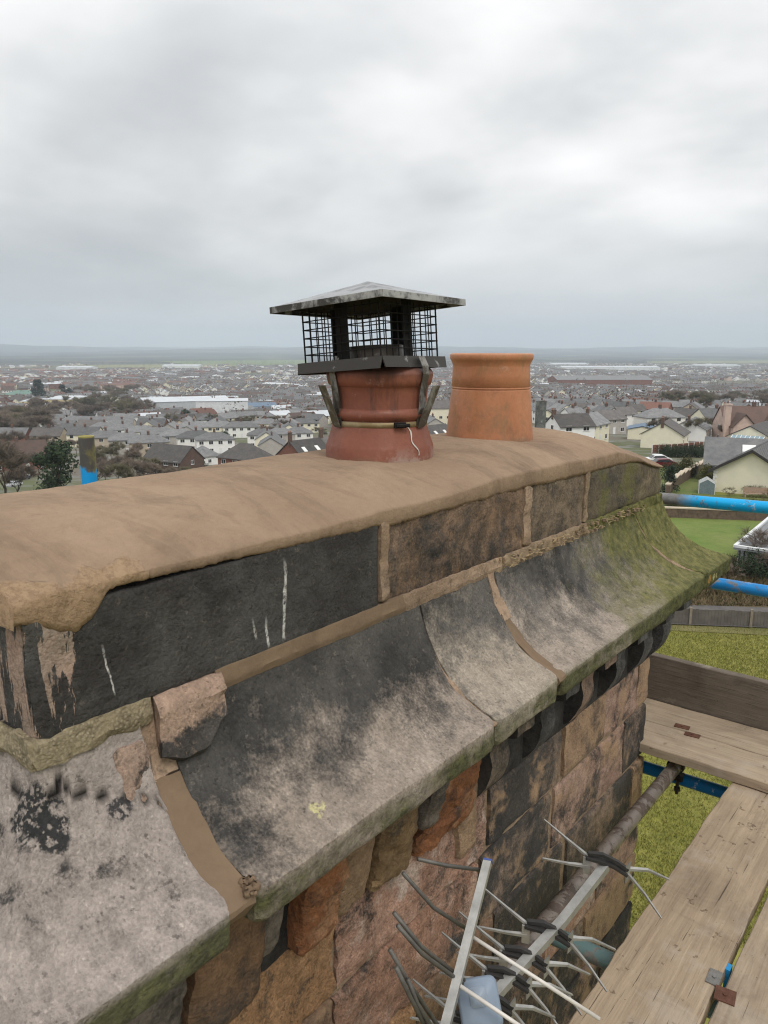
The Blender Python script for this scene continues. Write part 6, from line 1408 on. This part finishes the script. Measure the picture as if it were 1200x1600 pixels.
for (x, y, ha) in spots[:285]:
    az = math.atan2(x, y) + CP
    i = r_.choices(range(8), (4, 4, 4, 2, 2, 2, 1, 1))[0]
    o = hp[i] if i not in first else copy_tree(hp[i]); first.add(i); o.location = (x, y, gz(x, y)); o.rotation_euler = (0, 0, ha); o['label'] = ('white', 'cream', 'grey', 'tan', 'brick', 'low white', 'pink', 'red roofed brick')[i] + ' house ' + where(o.location)
for i, h in enumerate(hp):
    if i not in first:
        for c in h.children_recursive: bpy.data.objects.remove(c)
        bpy.data.objects.remove(h)
# mass
class Grid:
    def __init__(s, c=16): s.c = c; s.d = set()
    def ok(s, x, y):
        a, b = int(x // s.c), int(y // s.c)
        if (a, b) in s.d: return False
        s.d.add((a, b)); return True
gd = Grid()
for (x, y, r) in PL:
    k_ = max(0, int(r // 12))
    for a in range(-k_, k_ + 1):
        for b in range(-k_, k_ + 1): gd.d.add((int(x // 16) + a, int(y // 16) + b))
mats_w = [M_['white'], M_['cream'], M_['grey'], M_['tan'], M_['brick'], M_['pinkr']]; mats_r = [RM['slate'], RM['dark'], RM['redr'], RM['brown'], RM['pale']]; mats_all = mats_w + mats_r
V, Fq, Mi = [], [], []
nh = 0; att = 0
while nh < 8200 and att < 60000:
    att += 1; az = r_.uniform(-.50, .50); rr = math.sqrt(r_.uniform(430 ** 2, 3300 ** 2)) if r_.random() < .6 else r_.uniform(430, 2200)
    t = az - CP; x, y = rr * math.sin(t), rr * math.cos(t)
    dens = mnoise.noise(Vector((x / 260, y / 260, 9))) ; 
    if dens < -.22 and rr < 2600: continue
    if rr > 2300 and az < -.1 and mnoise.noise(Vector((x / 500, y / 500, 2))) < .05: continue
    if rr > 1900 and az < -.05 and r_.random() < (rr - 1900) / 1300: continue
    ha = (math.floor(x / 230) * 1.3 + math.floor(y / 210) * .7) % 3.14; n = r_.randrange(2, 7)
    for i in range(n):
        X_, Y_ = x + math.cos(ha) * 16.5 * i, y + math.sin(ha) * 16.5 * i
        if not gd.ok(X_, Y_): continue
        nh += 1; L = r_.uniform(11, 15.5) / 2; D = r_.uniform(7, 9) / 2; ev = r_.choice((3, 5, 5, 5.4)); rg = ev + r_.uniform(2, 2.9); zg = gz(X_, Y_); c, s_ = math.cos(ha), math.sin(ha)
        if r_.random() < .02: L *= 3; D *= 2; ev = 7; rg = 8.5
        red = az < -.30 and 900 < rr < 2300; w_ = r_.choices(range(6), (9, 4, 3, 2, 1.5 + 4 * red, 1 + 2 * red))[0]; rf_ = 6 + r_.choices(range(5), (7, 4, .4 + 5 * red, 1.6 + 2 * red, .8))[0]
        P_ = [(-L, -D, -2), (L, -D, -2), (L, D, -2), (-L, D, -2), (-L, -D, ev), (L, -D, ev), (L, D, ev), (-L, D, ev), (-L, 0, rg), (L, 0, rg), (-L - .3, -D - .5, ev - .3), (L + .3, -D - .5, ev - .3), (L + .3, D + .5, ev - .3), (-L - .3, D + .5, ev - .3), (-L - .3, 0, rg + .1), (L + .3, 0, rg + .1),
              (-.4, -.3, rg - 1), (.4, -.3, rg - 1), (.4, .3, rg - 1), (-.4, .3, rg - 1), (-.4, -.3, rg + .9), (.4, -.3, rg + .9), (.4, .3, rg + .9), (-.4, .3, rg + .9)]
        b = len(V); V += [(X_ + a * c - d * s_, Y_ + a * s_ + d * c, zg + z) for a, d, z in P_]
        Fq += [tuple(i_ + b for i_ in f) for f in ((0, 1, 5, 4), (2, 3, 7, 6), (1, 2, 6, 9, 5), (3, 0, 4, 8, 7), (10, 11, 15, 14), (12, 13, 14, 15), (16, 17, 21, 20), (17, 18, 22, 21), (18, 19, 23, 22), (19, 16, 20, 23), (20, 21, 22, 23))]; Mi += [w_] * 4 + [rf_] * 2 + [4] * 5
        if rr < 1300:
            for fy in (-1, 1):
                for q in (-.6, -.2, .2, .6):
                    for zz in ((1, 2.2), (3.5, 4.6))[:2 if ev > 4 else 1]:
                        b = len(V); V += [(X_ + (q * L + e_) * c - fy * (D + .05) * s_, Y_ + (q * L + e_) * s_ + fy * (D + .05) * c, zg + z_) for e_, z_ in ((-.7, zz[0]), (.7, zz[0]), (.7, zz[1]), (-.7, zz[1]))]; Fq.append((b, b + 1, b + 2, b + 3) if fy < 0 else (b + 3, b + 2, b + 1, b)); Mi.append(11)
mats_all.append(m_win)
far = meshobj("distant_houses", V, Fq, mats_all, None, False, Mi); tag(far, "thousands of small grey roofed houses spreading over the valley to the far fields", "town houses", kind='stuff')
# bare woods and hedgerow trees farther off, one mass
mb = MB()
def clump(x, y, h, w, n):
    z = gz(x, y)
    for _ in range(n):
        t = r_.random(); a = r_.uniform(0, 6.28); rr = w * math.sqrt(r_.random()) * math.sqrt(max(.1, 1 - (2 * t - .9) ** 2)); p = Vector((x + rr * math.cos(a), y + rr * math.sin(a), z + h * (.1 + .9 * t))); s_ = h * r_.uniform(.05, .11); d = Vector((r_.gauss(0, 1), r_.gauss(0, 1), r_.gauss(0, 1))).normalized() * s_; e_ = Vector((r_.gauss(0, 1), r_.gauss(0, 1), abs(r_.gauss(0, 1)))).normalized() * s_
        mb.add([p, p + d, p + e_], [(0, 1, 2)])
for i in range(5600):
    az = r_.uniform(-.50, .50); rr = r_.uniform(420, 3600); t = az - CP; x, y = rr * math.sin(t), rr * math.cos(t)
    dn = mnoise.noise(Vector((x / 260, y / 260, 9)))
    if dn > -.12 and r_.random() < .62: continue
    clump(x, y, r_.uniform(7, 14), r_.uniform(4, 8), 46 if rr < 1500 else 26)
for i in range(4600):
    az = r_.uniform(-.50, .50); rr = r_.uniform(2600, 9800); t = az - CP; x, y = rr * math.sin(t), rr * math.cos(t)
    if mnoise.noise(Vector((x / (420 + rr / 12), y / (420 + rr / 12), 4))) < .02: continue
    clump(x, y, r_.uniform(9, 16) * (1 + rr / 12000), r_.uniform(14, 34) * (1 + rr / 3500), 26)
tag(mb.build("distant_trees", plain("distant_twigs", (.15, .125, .10), .95, 0, .3, .01)), "brown leafless woods and garden trees scattered through the valley", "woods", kind='stuff')

# ------------------------------------------------------------------ hazy air
k = bpy.data.materials.new("hazy_air"); k.use_nodes = True; t_ = k.node_tree; t_.nodes.remove(t_.nodes['Principled BSDF'])
pv = t_.nodes.new('ShaderNodeVolumePrincipled'); pv.inputs['Color'].default_value = (.80, .90, 1.0, 1); pv.inputs['Density'].default_value = HAZE; pv.inputs['Anisotropy'].default_value = .2
t_.links.new(pv.outputs[0], [n for n in t_.nodes if n.type == 'OUTPUT_MATERIAL'][0].inputs['Volume'])
R0 = 13800; tag(MB().box(-R0, R0, -R0, R0, -75, 330).build("haze", k), kind='stuff')
